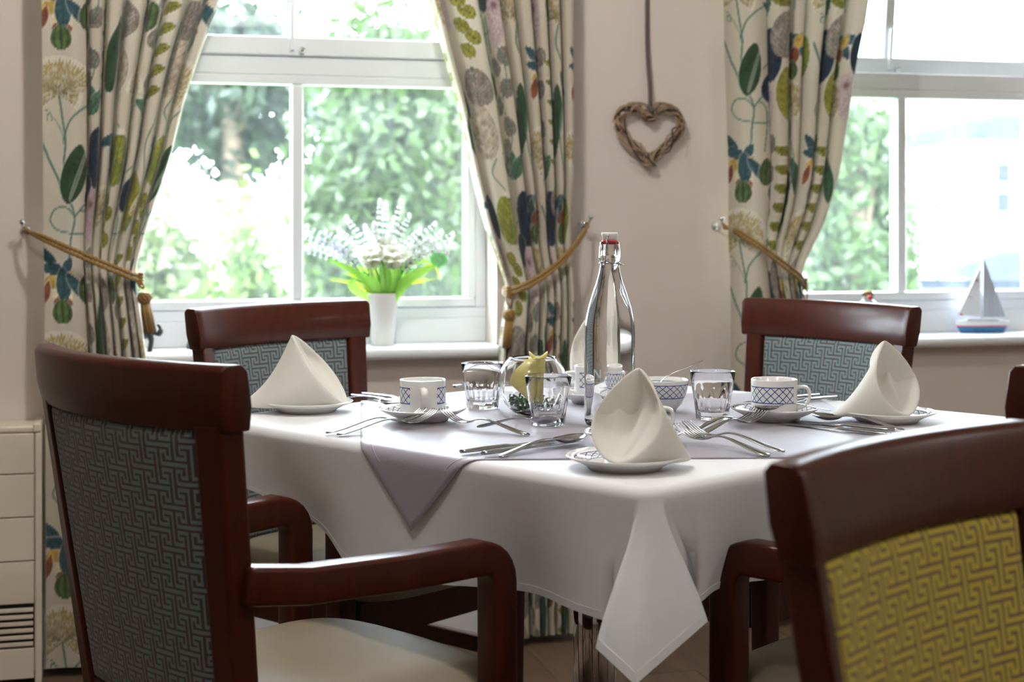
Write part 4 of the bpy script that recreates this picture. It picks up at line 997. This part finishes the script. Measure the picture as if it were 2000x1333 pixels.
PLT = [('left napkin with its tail towards the left chair', -.378, 2.835), ('nearest napkin', .160, 2.178), ('right napkin, near the table corner', .657, 2.69), ('far napkin behind the bottle', .175, 3.235)]
for w_, x, y in PLT: dish('side_plate', plate_v, 'side plate under the ' + w_, (x, y, ZC if y != 3.235 else ZC), 'blue lattice china')

# folded napkins: a hood with a teardrop mouth, a spine and a tail
def napkin(label, x, y, mouth, tail, hgt=.128, wd=.052, depth=.055, taillen=.095, mouthlen=.055, zb=0, spread=.04):
    A = Vector((0, 0, hgt)); md = Vector((math.cos(mouth), math.sin(mouth), 0)); td = Vector((math.cos(tail), math.sin(tail), 0))
    sd = Vector((-md.y, md.x, 0)); T_ = td*taillen+Vector((0, 0, .0))
    n, k = 26, 18
    def rim(s, t):
        return A*(1-t**1.28) + md*(mouthlen*t**1.1) + sd*(s*wd*math.sin(PI*t**1.55)**.62*(1 if t < 1 else 0)) + Vector((0, 0, .003*t))
    def spine(t): return A.lerp(T_, t) - Vector((0, 0, 1))*(.018*math.sin(PI*t)) - td*(.006*math.sin(PI*t))
    m = MB()
    for s in (-1, 1):
        rows = []
        for i in range(n+1):
            t = i/n; row = []
            for j in range(k+1):
                f = j/k; p = rim(s, t).lerp(spine(t), f)
                out = (sd*s-(md*.1)).normalized(); bulge = math.sin(PI*f)**.8*(spread*t**1.6)
                p = p + out*bulge; p.z = max(p.z - .0*bulge, 0)
                row.append(p)
            rows.append(row)
        m.grid(rows, flip=s > 0)
    rows = []
    for i in range(n+1):
        t = i/n; row = []
        for j in range(k+1):
            f = j/k; p = rim(-1, t).lerp(rim(1, t), f)
            d = depth*math.sin(PI*f)**.75*math.sin(PI*min(1, t**1.1*.9+.0))**.9
            cre = .020*math.exp(-((f-.62)/.09)**2)*math.sin(PI*t)**.7 + .012*math.exp(-((f-.25)/.07)**2)*math.sin(PI*t)
            row.append(p - md*(d-cre) + Vector((0, 0, d*.25*t)))
        rows.append(row)
    m.grid(rows)
    o = m.build('napkin', M_NAP); bm = bmesh.new(); bm.from_mesh(o.data); bmesh.ops.remove_doubles(bm, verts=bm.verts, dist=.0006); bmesh.ops.recalc_face_normals(bm, faces=bm.faces); bm.to_mesh(o.data); bm.free()
    mm = o.modifiers.new('thickness', 'SOLIDIFY'); mm.thickness = .0034; mm.offset = 0
    mm = o.modifiers.new('smooth', 'SUBSURF'); mm.levels = 1; mm.render_levels = 1
    o.location = (x, y, ZC+.0105+zb)
    return tag(o, label, 'napkin', 'folded dinner napkins')
D = math.radians
napkin('folded white napkin standing on a plate in front of the left chair', -.405, 2.835, D(-14), D(190), .130, .044, .045, .105, .108, 0, .034)
napkin('cream folded napkin standing nearest to us by the table corner', .181, 2.196, D(-116), D(8), .129, .050, .058, .072, .085, 0, .036)
napkin('cream folded napkin standing on the right by the table corner', .653, 2.69, D(-58), D(168), .130, .048, .055, .094, .055, 0, .040)
napkin('folded white napkin half hidden behind the bottle', .175, 3.235, D(-80), D(110), .150, .055, .05, .07, .05, 0, .03)

# ------------------------------------------------------------------ glasses
def tumbler(label, x, y, rz):
    t = thing('tumbler', label, 'glass', (x, y, ZO), rz, 'fluted water tumblers')
    N = 90; F = 10; m = MB(); loops = []
    for r, z, fl in [(.0, 0, 0), (.024, 0, 1), (.0283, .001, 1), (.0292, .004, 1), (.0296, .012, 1), (.0320, .030, 1), (.0340, .041, .9), (.0352, .0465, .35), (.0356, .050, 0), (.0372, .062, 0), (.0400, .0832, 0), (.0398, .0846, 0), (.0389, .0850, 0), (.0381, .0842, 0), (.0358, .066, 0), (.0335, .050, 0), (.0312, .035, 0), (.0280, .018, 0), (.0255, .0142, 0), (.018, .0125, 0), (.0, .012, 0)]:
        L_ = []
        for k in range(N):
            a = 2*PI*k/N; rr = r
            if fl:                               # ten flat panels with raised ribs between them
                b_ = ((a*F/(2*PI)) % 1-.5)*2*PI/F; flat = math.cos(PI/F)/math.cos(b_); rr = r*(1-fl+fl*flat) + .0007*fl*max(0, abs(b_)/(PI/F)-.8)*5
            L_.append((rr*math.cos(a), rr*math.sin(a), z))
        loops.append(L_)
    m.loft(loops, True, False); m.build('tumbler_body', M_THIN, t); return t
g0 = tumbler('fluted glass tumbler nearest to us, beside the glass globe', .062, 2.622, .2)
dup(g0, (-.055, 2.862, ZO), .5, 'fluted glass tumbler left of the glass globe')
dup(g0, (.353, 2.705, ZO), .1, 'fluted glass tumbler right of the sugar bowl')

# sugar bowl with its spoon
BX, BY = .275, 2.815
t = thing('sugar_bowl', 'white sugar bowl with blue lattice behind the nearest napkin', 'bowl', (BX, BY, ZO))
m = MB(); m.lathe([(0, .003), (.021, .003), (.022, 0), (.025, 0), (.027, .004), (.036, .014), (.0435, .028), (.0470, .043), (.0480, .057), (.0474, .0590), (.0458, .0585), (.0448, .043), (.041, .028), (.033, .014), (.02, .007), (0, .006)], 64); m.build('bowl_body', M_BOWL, t)
m = MB(); m.lathe([(0, .036), (.03, .034), (.0415, .031)], 32); m.build('sugar', plain('sugar', rgb(236, 232, 226), .9, .1, 900), t)

# glass globe with a calla lily on green leaves
VX, VY = .037, 2.752; RG = .0625
t = thing('globe_vase', 'round glass globe vase in the middle of the table', 'vase', (VX, VY, ZO))
prof = [(0, 0), (.026, 0), (.030, .002)]
cz = .058; z_top = .103
for k in range(1, 21):
    z_ = .004+(z_top-.004)*k/20; q_ = (z_-cz)/ (RG*.98); prof.append((RG*math.sqrt(max(.0, 1-q_*q_)), z_))
rt = prof[-1][0]; prof += [(rt-.0005, z_top+.0018), (rt-.002, z_top+.0015)]
for k in range(20, 0, -1):
    z_ = .007+(z_top-.0072)*k/20; q_ = (z_-cz)/(RG*.98-.0024); prof.append(((RG-.0024)*math.sqrt(max(.0, 1-q_*q_)), z_))
prof.append((0, .0068))
MB().lathe(prof, 64).build('globe_glass', M_GLASS, t)
# leaves: countless little leaves on the globe's floor
m = MB(); rs = random.Random(3)
for k in range(150):
    a = rs.uniform(0, 2*PI); rr = .044*math.sqrt(rs.random()); z_ = rs.uniform(.012, .036); L = rs.uniform(.0045, .008)
    if (rr/.055)**2+((z_-cz)/.055)**2 > .95: rr *= .7
    c = Vector((rr*math.cos(a), rr*math.sin(a), z_)); ax = Vector((rs.uniform(-1, 1), rs.uniform(-1, 1), rs.uniform(-.3, .9))).normalized(); sd = ax.orthogonal().normalized(); sd.rotate(Matrix.Rotation(rs.uniform(0, 6), 3, ax)); nr = ax.cross(sd)
    pts = [c-ax*L, c-ax*L*.2+sd*L*.55+nr*L*.15, c+ax*L, c-ax*L*.2-sd*L*.55+nr*L*.15]; b0 = len(m.v); m.v += [tuple(p) for p in pts]; m.f.append((b0, b0+1, b0+2, b0+3))
lv = m.build('green_leaves', leafy('globe_leaf', rgb(58, 112, 56), .15), None, False, (VX, VY, ZO)); mm = lv.modifiers.new('thickness', 'SOLIDIFY'); mm.thickness = .0005
tag(lv, 'bed of small green leaves inside the glass globe', 'leaves', None, 'stuff')
t = thing('calla_lily', 'yellow calla lily standing in the glass globe', 'flower', (VX, VY, ZO))
M_CALLA = leafy('calla_yellow', rgb(252, 236, 172), .4)
# spathe: a flaring tube; its rolled lip opens at the top and sweeps down to the left
P = []
for i in range(24):
    f = i/23; row = []; lip = max(0, f-.78)/.22
    for j in range(29):
        a = 2*PI*j/28*.95-PI*.5+.15; r = (.0105+.0035*f)*(1+.22*lip)
        z_ = .034+.074*f + .0115*lip*(abs(math.cos(a))**1.4-.35)
        row.append((.007+.003*f+r*math.cos(a), -.008+r*math.sin(a), z_))
    P.append(row)
m = MB(); m.grid(P); o = m.build('spathe_tube', M_CALLA, t); mm = o.modifiers.new('thickness', 'SOLIDIFY'); mm.thickness = .0009
P = []                                      # the broad lip that hangs to the left inside the globe
for i in range(19):
    f = i/18; row = []; wd = .0235*(.30+.70*math.sin(PI*min(1, f*1.05)**1.15))*(1 if f < .8 else 1-.75*((f-.8)/.2)**1.5)
    for j in range(13):
        g = 2*(j/12-.5)
        x = .004-.023*math.sin(PI*min(1, f*1.2)/2)+.013*max(0, f-.7)/.3; z_ = .101-.074*f
        row.append((x+g*wd+.0, -.021-.012*(1-g*g)+.008*f, z_+.006*g*g-.004*g*f))
    P.append(row)
m = MB(); m.grid(P); o = m.build('spathe_lip', M_CALLA, t); mm = o.modifiers.new('thickness', 'SOLIDIFY'); mm.thickness = .0012
m = MB(); m.tube(catmull([(-.006, -.020, .080), (-.004, -.026, .098), (.004, -.026, .104), (.014, -.020, .102)], 6), .0022, 8); m.build('rolled_edge', M_CALLA, t)
m = MB(); m.tube(catmull([(.008, -.008, .035), (-.010, -.004, .026), (-.035, .006, .036)], 6), .0018, 6); m.build('stem', M_LEAFD, t)

# ------------------------------------------------------------------ swing-top bottle of water
BX, BY = .166, 2.612
t = thing('water_bottle', 'tall swing-top glass bottle of water behind the nearest napkin', 'bottle', (BX, BY, ZO))
op = [(0, .004), (.030, .002), (.036, 0), (.0405, .003), (.0428, .010), (.0432, .030), (.0432, .150), (.0428, .165), (.0410, .182), (.0370, .202), (.0300, .224), (.0225, .245), (.0180, .262), (.0160, .274), (.0155, .279), (.0180, .281), (.0186, .287), (.0180, .300), (.0166, .309), (.0166, .312), (.0145, .3135), (.0115, .313)]
ip = [(.0110, .310), (.0118, .290), (.0122, .272), (.0148, .260), (.0190, .244), (.0265, .223), (.0335, .201), (.0375, .181), (.0393, .164), (.0397, .149), (.0397, .030), (.0390, .016), (.034, .009), (.0, .010)]
WL = .291
MB().lathe(op+[q for q in ip if q[1] >= .290], 72).build('bottle_glass', M_GLASS, t)   # inner wall only above the water, the water wets the rest
wp = [(0, .0098)] + [(r+.0002, z) for r, z in ip[::-1] if z < WL and r > 0] + [(.0118, WL), (.0112, WL+.0004), (0, WL-.0002)]
MB().lathe(wp, 72).build('water', M_WATER, t)
m = MB(); lo = []
for z_, a_, b_ in ((.315, .0098, .0085), (.318, .0118, .0095), (.3265, .0140, .0098), (.3285, .0135, .0092), (.3290, .0120, .008)):
    lo.append([(math.copysign(abs(math.cos(q))**.6, math.cos(q))*a_, math.copysign(abs(math.sin(q))**.6, math.sin(q))*b_, z_) for q in [2*PI*k/32 for k in range(32)]])
m.loft(lo); m.build('stopper', M_CERAMIC, t)
m = MB(); m.lathe([(.0, .3085), (.0108, .3085), (.0134, .3105), (.0138, .3135), (.0128, .316), (.0, .316)], 32); m.build('red_gasket', M_RED, t)
m = MB()
m.tube([(.0178*math.cos(a), .0178*math.sin(a), .277) for a in [2*PI*k/28 for k in range(29)]], .0010, 6)
m.tube(catmull([(-.004, -.012, .323), (-.006, -.0175, .315), (-.0075, -.0205, .300), (-.0085, -.021, .284), (-.0085, -.0195, .277)], 6), .0010, 6)
m.tube(catmull([(-.004, .012, .323), (-.006, .0175, .315), (-.0075, .0205, .300), (-.0085, .021, .284), (-.0085, .0195, .277)], 6), .0010, 6)
m.tube(catmull([(-.0085, -.0195, .277), (-.012, -.0205, .272), (-.014, -.0205, .277), (-.010, -.0205, .281), (.0, -.022, .2785), (.012, -.020, .276), (.022, -.012, .274), (.022, .012, .274), (.008, .021, .277)], 6), .0010, 6)
m.ball((-.004, -.0115, .323), .0024); m.build('wire_bail', M_STEEL, t)
# white screen print, wrapped on the glass
def wrap_text(txt, size, xc, z0, mat, align='CENTER', ang0=0.0, bold=False, squash=1.0):
    cu = bpy.data.curves.new('lettering', 'FONT'); cu.body = txt; cu.size = size; cu.align_x = align; cu.resolution_u = 3; cu.offset = .00008 if bold else .00003
    o = bpy.data.objects.new('lettering', cu); COL.objects.link(o); dg = bpy.context.evaluated_depsgraph_get(); me = bpy.data.meshes.new_from_object(o.evaluated_get(dg)); bpy.data.objects.remove(o)
    bm = bmesh.new(); bm.from_mesh(me); bmesh.ops.subdivide_edges(bm, edges=[e for e in bm.edges if e.calc_length() > .002], cuts=2); bmesh.ops.triangulate(bm, faces=bm.faces)
    rr = .04345
    for v in bm.verts:
        th = -PI/2+ang0+(xc+v.co.x*squash)/rr; v.co = Vector((rr*math.cos(th), rr*math.sin(th), z0+v.co.y))
    bm.to_mesh(me); bm.free(); me.materials.clear(); me.materials.append(mat); o = bpy.data.objects.new('lettering', me); link(o, t); return o
def band(x0, x1, z0, z1, mat, shear=0.0, ang0=0.0):
    rr = .04342; m_ = MB(); rows = [[], []]
    for k in range(13):
        x = x0+(x1-x0)*k/12; th = -PI/2+ang0+x/rr
        for r_, z_ in ((0, z0), (1, z1)): rows[r_].append((rr*math.cos(th), rr*math.sin(th), z_))
    m_.grid(rows); return m_.build('printed_line', mat, t, False)
A0 = .0
wrap_text('N', .0215, -.0245, .0845, M_PRINT, 'CENTER', A0)
# the letter's broad blue diagonal
m = MB(); rr = .0436; q = []
for x, z_ in ((-.0305, .0992), (-.0262, .0992), (-.0188, .0845), (-.0228, .0845)):
    th = -PI/2+A0+x/rr; q.append((rr*math.cos(th), rr*math.sin(th), z_))
m.add(q, [(0, 1, 2, 3)]); m.build('logo_diagonal', M_PRINTB, t, False)
wrap_text('NETLEY COURT', .0062, -.0125, .0920, M_PRINT, 'LEFT', A0, False, 1.0)
wrap_text('A CINNAMON LUXURY CARE', .0032, -.0125, .0868, M_PRINT, 'LEFT', A0)
band(-.031, .033, .0815, .0823, M_PRINTB, 0, A0)
wrap_text('Luxury Care Home near Southampton', .0041, .0005, .0765, M_PRINT, 'CENTER', A0)
wrap_text('cinnamoncc.com/netley', .0043, .0, .0682, M_PRINT, 'CENTER', A0)

# ------------------------------------------------------------------ cutlery
def ribbon(m, xs, hw_, zs, th, yoff=None, dish=None, nx=7):
    """a flattish bar along x: half widths, centre heights, thickness, sideways offset, dish depth"""
    loops = []
    for i, x in enumerate(xs):
        y0 = yoff[i] if yoff else 0; d = dish[i] if dish else 0; t_ = th[i] if isinstance(th, (list, tuple)) else th; L_ = []
        for j in range(nx):
            g = -1+2*j/(nx-1); L_.append((x, y0+g*hw_[i], zs[i]-d*(1-g*g)+t_*.5*(1-g*g*.75)))
        for j in range(nx-1, -1, -1):
            g = -1+2*j/(nx-1); L_.append((x, y0+g*hw_[i], zs[i]-d*(1-g*g)-t_*.5*(1-g*g*.75)))
        loops.append(L_)
    m.loft(loops)
def interp(xs, k): return [float(np.interp(x, [a for a, b in k], [b for a, b in k])) for x in xs]
def smooth(xs, k):
    P = catmull([(a, b, 0) for a, b in k], 12); return [float(np.interp(x, [p.x for p in P], [p.y for p in P])) for x in xs]
def flat_fork(L=.195):
    m = MB(); xs = [L*i/40 for i in range(31)]
    ribbon(m, xs, smooth(xs, [(0, .0035), (.006, .0085), (.02, .0095), (.06, .0068), (.095, .0036), (.118, .0036), (.130, .0095), (.1425, .0125), (L, .0125)]), smooth(xs, [(0, .0015), (.03, .005), (.08, .0135), (.105, .0145), (.125, .0095), (.14, .0050), (L, .01)]), [.003]*25+[.0024]*6)
    for k in range(4):
        y0 = (-.0095+.00633*k); xt = [.144+(L-.144)*i/12 for i in range(13)]
        ribbon(m, xt, [.0021-.0012*(i/12)**2 for i in range(13)], smooth(xt, [(.13, .0075), (.144, .0048), (.160, .0065), (.178, .0125), (L, .0215)]), .0020, [y0*(1-.04*i/12) for i in range(13)], None, 5)
    return m
def flat_spoon(L=.19, s=1.0):
    m = MB(); xs = [L*i/48 for i in range(49)]; b0, b1 = L*.68, L
    hw_ = []; ds = []; zz = smooth(xs, [(0, .0015), (L*.15, .005), (L*.42, .0125), (L*.58, .0125), (L*.70, .0085), (L*.85, .0080), (L, .0095)])
    for x in xs:
        if x > b0:
            f = (x-b0)/(b1-b0); hw_.append(.0205*s*math.sqrt(max(0, 1-(2*(f**.86)-1)**2))+.0012 if f > .02 else .0038*s); ds.append(.0075*s*math.sin(PI*min(1, max(0, f)))**.6)
        else: hw_.append(float(np.interp(x, [0, .006, .02, L*.3, L*.5, L*.66, L*.70], [.003, .0080*s, .0088*s, .0062*s, .0034*s, .0034*s, .006*s]))); ds.append(0)
    hw_ = [max(v, .0030*s) for v in hw_]; ribbon(m, xs, hw_, zz, .0020, None, ds, 9); return m
def flat_knife(L=.215):
    m = MB(); xs = [L*i/44 for i in range(45)]
    hw_ = smooth(xs, [(0, .0045), (.008, .0088), (.03, .0092), (.085, .0066), (.095, .0060), (.105, .0088), (.15, .0100), (.19, .0088), (L-.006, .0035), (L, .0008)])
    ribbon(m, xs, [max(.0006, v) for v in hw_], interp(xs, [(0, .0040), (.09, .0040), (.11, .0030), (L, .0022)]), interp(xs, [(0, .0058), (.03, .0064), (.09, .0060), (.102, .0030), (.12, .0018), (L, .0012)])); return m
MK = {}
def cutlery(kind, label, x0, y0, x1, y1, z=ZO, roll=0, pitch=0, L=None):
    if kind not in MK:
        o = {'fork': flat_fork, 'spoon': flat_spoon, 'knife': flat_knife, 'teaspoon': lambda: flat_spoon(.138, .74)}[kind]().build(kind, M_STEEL); MK[kind] = o.data; bpy.data.objects.remove(o)
    o = bpy.data.objects.new(kind, MK[kind]); COL.objects.link(o); o.location = (x0, y0, z); o.rotation_mode = 'XYZ'
    o.rotation_euler = (roll, pitch, math.atan2(y1-y0, x1-x0)); return tag(o, label, kind if kind != 'teaspoon' else 'spoon', 'stainless steel cutlery')
UP = -math.radians(2.2)
cutlery('fork', 'fork by the left table edge, lying inner to its twin, tines on the saucer', -.283, 2.492, -.143, 2.600, ZO, 0, UP)
cutlery('fork', 'fork by the left table edge, lying outermost, tines towards the saucer', -.303, 2.510, -.163, 2.618, ZC+.003, 0, UP)
cutlery('fork', 'fork pointing at the left saucer, its handle beside the small spoon', .027, 2.488, -.112, 2.612, ZO, 0, UP)
cutlery('teaspoon', 'small spoon with its dark bowl against the nearest tumbler', -.058, 2.556, .056, 2.520, ZO+.004, math.radians(-28), -math.radians(5))
cutlery('knife', 'upper knife of the pair in front of the nearest tumbler', -.076, 2.292, .085, 2.436)
cutlery('knife', 'lower knife of the pair lying left of the nearest spoon', -.043, 2.268, .108, 2.412, ZO+.001)
cutlery('spoon', 'dessert spoon lying left of the nearest napkin', -.018, 2.256, .110, 2.394, ZO+.0005, 0, -math.radians(2))
cutlery('fork', 'lower fork of the pair right of the nearest napkin', .379, 2.268, .262, 2.424, ZO, 0, UP)
cutlery('fork', 'upper fork of the pair right of the nearest napkin', .405, 2.290, .276, 2.434, ZO+.0025, 0, UP)
cutlery('fork', 'fork resting its tines on the right saucer', .296, 2.480, .432, 2.622, ZO, 0, UP)
cutlery('fork', 'fork mostly hidden under the fork at the right saucer', .284, 2.515, .420, 2.642, ZO, 0, UP)
cutlery('knife', 'nearer knife of the pair in front of the right cup', .612, 2.486, .452, 2.640)
cutlery('knife', 'farther knife of the pair in front of the right cup', .630, 2.535, .478, 2.672, ZO)
cutlery('spoon', 'dessert spoon lying in front of the right napkin', .650, 2.548, .528, 2.690, ZO, 0, -math.radians(1))
cutlery('teaspoon', 'teaspoon lying in the saucer of the right cup', .548, 2.648, .418, 2.622, ZO+.0205, 0, math.radians(-1))
cutlery('teaspoon', 'teaspoon leaning in the sugar bowl', .352, 2.826, .262, 2.814, ZO+.0905, 0, math.radians(32))
cutlery('knife', 'far knife of the pair behind the left cup', -.300, 3.075, -.150, 2.925)
cutlery('knife', 'near knife of the pair behind the left cup', -.318, 3.045, -.168, 2.895)
cutlery('spoon', 'spoon lying behind the left cup beside two knives', -.342, 3.005, -.21, 2.885)
cutlery('fork', 'fork behind the left tumbler with only its tines showing', .055, 3.165, -.095, 3.055, ZO, 0, UP)
cutlery('knife', 'knife behind the left tumbler, only its handle end showing', -.122, 3.205, .06, 3.29)
cutlery('knife', 'nearer knife behind the right cup, handle towards the right chair', .640, 3.020, .470, 2.895)
cutlery('knife', 'farther knife behind the right cup, handle towards the right chair', .612, 3.055, .442, 2.930)
# ------------------------------------------------------------------ outside: lawn, trees, houses
GZ = -2.9
lw = MB().box(-60, 60, 4.9, 90, GZ-.2, GZ).build('lawn', plain('mown_lawn', rgb(96, 122, 70), .9, .2, .8), smooth=False); lw['kind'] = 'structure'
M_TRUNK = plain('bark', rgb(110, 92, 76), .9, .25, 8)
LEAFM = {}
def tree(label, x, y, ztop, zbot, rx, ry, col, n=4200, seed=1, leaf=.085, clumps=46, grp='trees and shrubs outside the windows', droop=0.0):
    t = thing('broadleaf_tree', label, 'tree', (x, y, GZ), 0, grp)
    if col not in LEAFM: LEAFM[col] = leafy('foliage_%d' % len(LEAFM), tuple(v*k for v, k in zip(rgb(*col), (.25, .225, .145))), .35)
    rs = np.random.RandomState(seed); zc = (ztop+zbot)/2-GZ; rz = (ztop-zbot)/2
    d = rs.normal(size=(clumps, 3)); d /= np.linalg.norm(d, axis=1)[:, None]; rad = rs.uniform(.35, 1, clumps)**.5
    cc = d*rad[:, None]*np.array([rx, ry, rz])*.86+np.array([0, 0, zc])
    tap = 1-.35*droop*((cc[:, 2]-zc)/rz); cc[:, 0] *= tap
    k = rs.randint(0, clumps, n); s = np.array([rx, ry, rz*.8])*.17; P = cc[k]+rs.normal(size=(n, 3))*s
    a = rs.normal(size=(n, 3)); a /= np.linalg.norm(a, axis=1)[:, None]; b_ = np.cross(a, rs.normal(size=(n, 3))); b_ /= np.linalg.norm(b_, axis=1)[:, None]+1e-9
    L = rs.uniform(.6, 1.3, n)[:, None]*leaf
    V = np.stack([P-a*L, P+b_*L*.5, P+a*L, P-b_*L*.5], 1).reshape(-1, 3); F = np.arange(4*n).reshape(-1, 4)
    o = mesh('foliage', V.tolist(), F.tolist(), LEAFM[col], t, False); o['kind'] = 'stuff'
    m = MB(); m.tube(catmull([(0, 0, 0), (.05*rx, 0, zc*.45), (-.03*rx, 0, zc), (0, 0, zc+rz*.6)], 5), [.13*rx+.05-.0065*i*(rx*.6+.2) if i < 16 else .02 for i in range(16)], 8); m.build('trunk', M_TRUNK, t)
    for q in range(5):
        e = cc[q*3 % clumps]; m = MB(); m.tube([(0, 0, zc-.5*rz), tuple(e*.6+np.array([0, 0, zc-.3*rz])*.4), tuple(e)], [.05*rx+.02, .03*rx+.01, .012], 6); m.build('branch', M_TRUNK, t)
    return t
tree('dark green tree behind the upper left of the larger window', -4.35, 24, 4.6, 1.8, 1.5, 1.2, (58, 96, 66), 5200, 1, .13, 40)
tree('tall mid-green tree filling the right half of the larger window', -1.05, 13, 3.0, -.6, .82, .8, (104, 146, 88), 8000, 2, .075, 60)
tree('darker tree behind the tall one in the larger window', -1.1, 19.5, 3.6, -1.2, 1.5, 1.0, (70, 112, 76), 6000, 3, .11, 50)
tree('bright green shrub low in the left half of the larger window', -1.95, 11, 1.25, -2.0, .55, .5, (132, 178, 84), 5200, 4, .06, 44)
tree('pale green shrub in the lower left corner of the larger window', -3.35, 15, 1.25, -2.2, .9, .7, (150, 184, 132), 5000, 5, .08, 40)
tree('light green tree just left of the glazing bar of the larger window', -1.85, 16.8, 2.2, -1.0, .48, .5, (118, 160, 104), 4200, 6, .075, 36)
tree('grey-green tree at the right edge of the larger window', -.50, 15, 2.6, -1.6, .36, .5, (148, 172, 158), 3600, 7, .075, 34)
tree('pale green conifer in the left pane of the right window', 2.62, 11.6, 2.2, -.15, .50, .5, (112, 156, 104), 5200, 8, .06, 48, droop=.5)
tree('low pale shrub at the foot of the conifer in the right window', 2.9, 15.2, .1, -2.2, .95, .6, (168, 196, 140), 4200, 9, .08, 40)
tree('low green bush in the middle of the larger window', -.85, 9.6, .30, -2.3, .8, .6, (150, 186, 118), 5200, 10, .06, 44)

M_RENDER = plain('white_render', rgb(236, 232, 224), .9, .03, 2, spec=.1); M_SLATE = plain('blue_grey_slate', rgb(40, 45, 54), .95, .12, 3, spec=.04); M_TRIM = plain('white_trim', rgb(240, 242, 244), .5, .02, 4); M_WINGL = plain('dark_window_glass', rgb(46, 50, 56), .3, .1, 1, spec=.05)
def house(label, x, y, wd, dp, ztop, wins, roof=True, parapet=False):
    t = thing('house', label, 'house', (x, y, GZ)); zt = ztop-GZ
    MB().box(-wd/2, wd/2, 0, dp, 0, zt).build('wall', M_RENDER, t, False)
    m = MB(); m.box(-wd/2-.12, wd/2+.12, -.14, dp+.1, zt-.06, zt+.06); m.build('eaves', M_TRIM, t, False)
    if roof:
        m = MB(); h_ = roof; m.loft([[(-wd/2-.1, -.12, zt+.06), (wd/2+.1, -.12, zt+.06), (wd/2+.1, dp, zt+.06), (-wd/2-.1, dp, zt+.06)], [(-wd/2+.45, .7, zt+h_), (wd/2-.1, .7, zt+h_), (wd/2-.1, dp-.5, zt+h_), (-wd/2+.45, dp-.5, zt+h_)]]); m.build('roof', M_SLATE, t, False)
    if parapet: m = MB(); m.box(-wd/2, wd/2, -.05, .0, zt-.10, zt-.06); m.build('string_course', M_SLATE, t, False)
    for (wx, wz, ww, wh) in wins:
        m = MB(); b0 = wz-GZ; frame_y = -.06
        m.box(wx-ww/2-.07, wx+ww/2+.07, -.05, .0, b0-.07, b0+wh+.07); w_ = m.build('window_frame', M_TRIM, t, False)
        for c in range(2):
            for r in range(2):
                m = MB(); m.box(wx-ww/2+c*ww/2+.04, wx-ww/2+(c+1)*ww/2-.04, -.07, -.05, b0+r*wh/2+.05, b0+(r+1)*wh/2-.05); m.build('pane', M_WINGL, w_, False)
    return t
house('white rendered house with slate roof at the right edge of the right window', 6.05, 15.2, 3.0, 5, 1.86, [(-1.10, 1.17, .42, .58)], .38)
house('long white building behind the conifer in the right window', 5.7, 22, 6.0, 6, 4.05, [], False, True)
hs = house('low white bay with a slate roof under the right-hand house', 5.15, 13.6, 1.9, 1.4, .55, [], .30)
house('pale building beyond the shrubs at the left of the larger window', -6.2, 29, 4.4, 6, 1.75, [], False)
gw = thing('garden_wall', 'long pale garden wall low in the right window', 'wall', (4.4, 13.0, GZ))
MB().box(-1.1, 2.2, 0, .2, 0, 3.45).build('wall_face', M_RENDER, gw, False); MB().box(-1.15, 2.25, -.05, .25, 3.45, 3.53).build('coping', M_SLATE, gw, False)
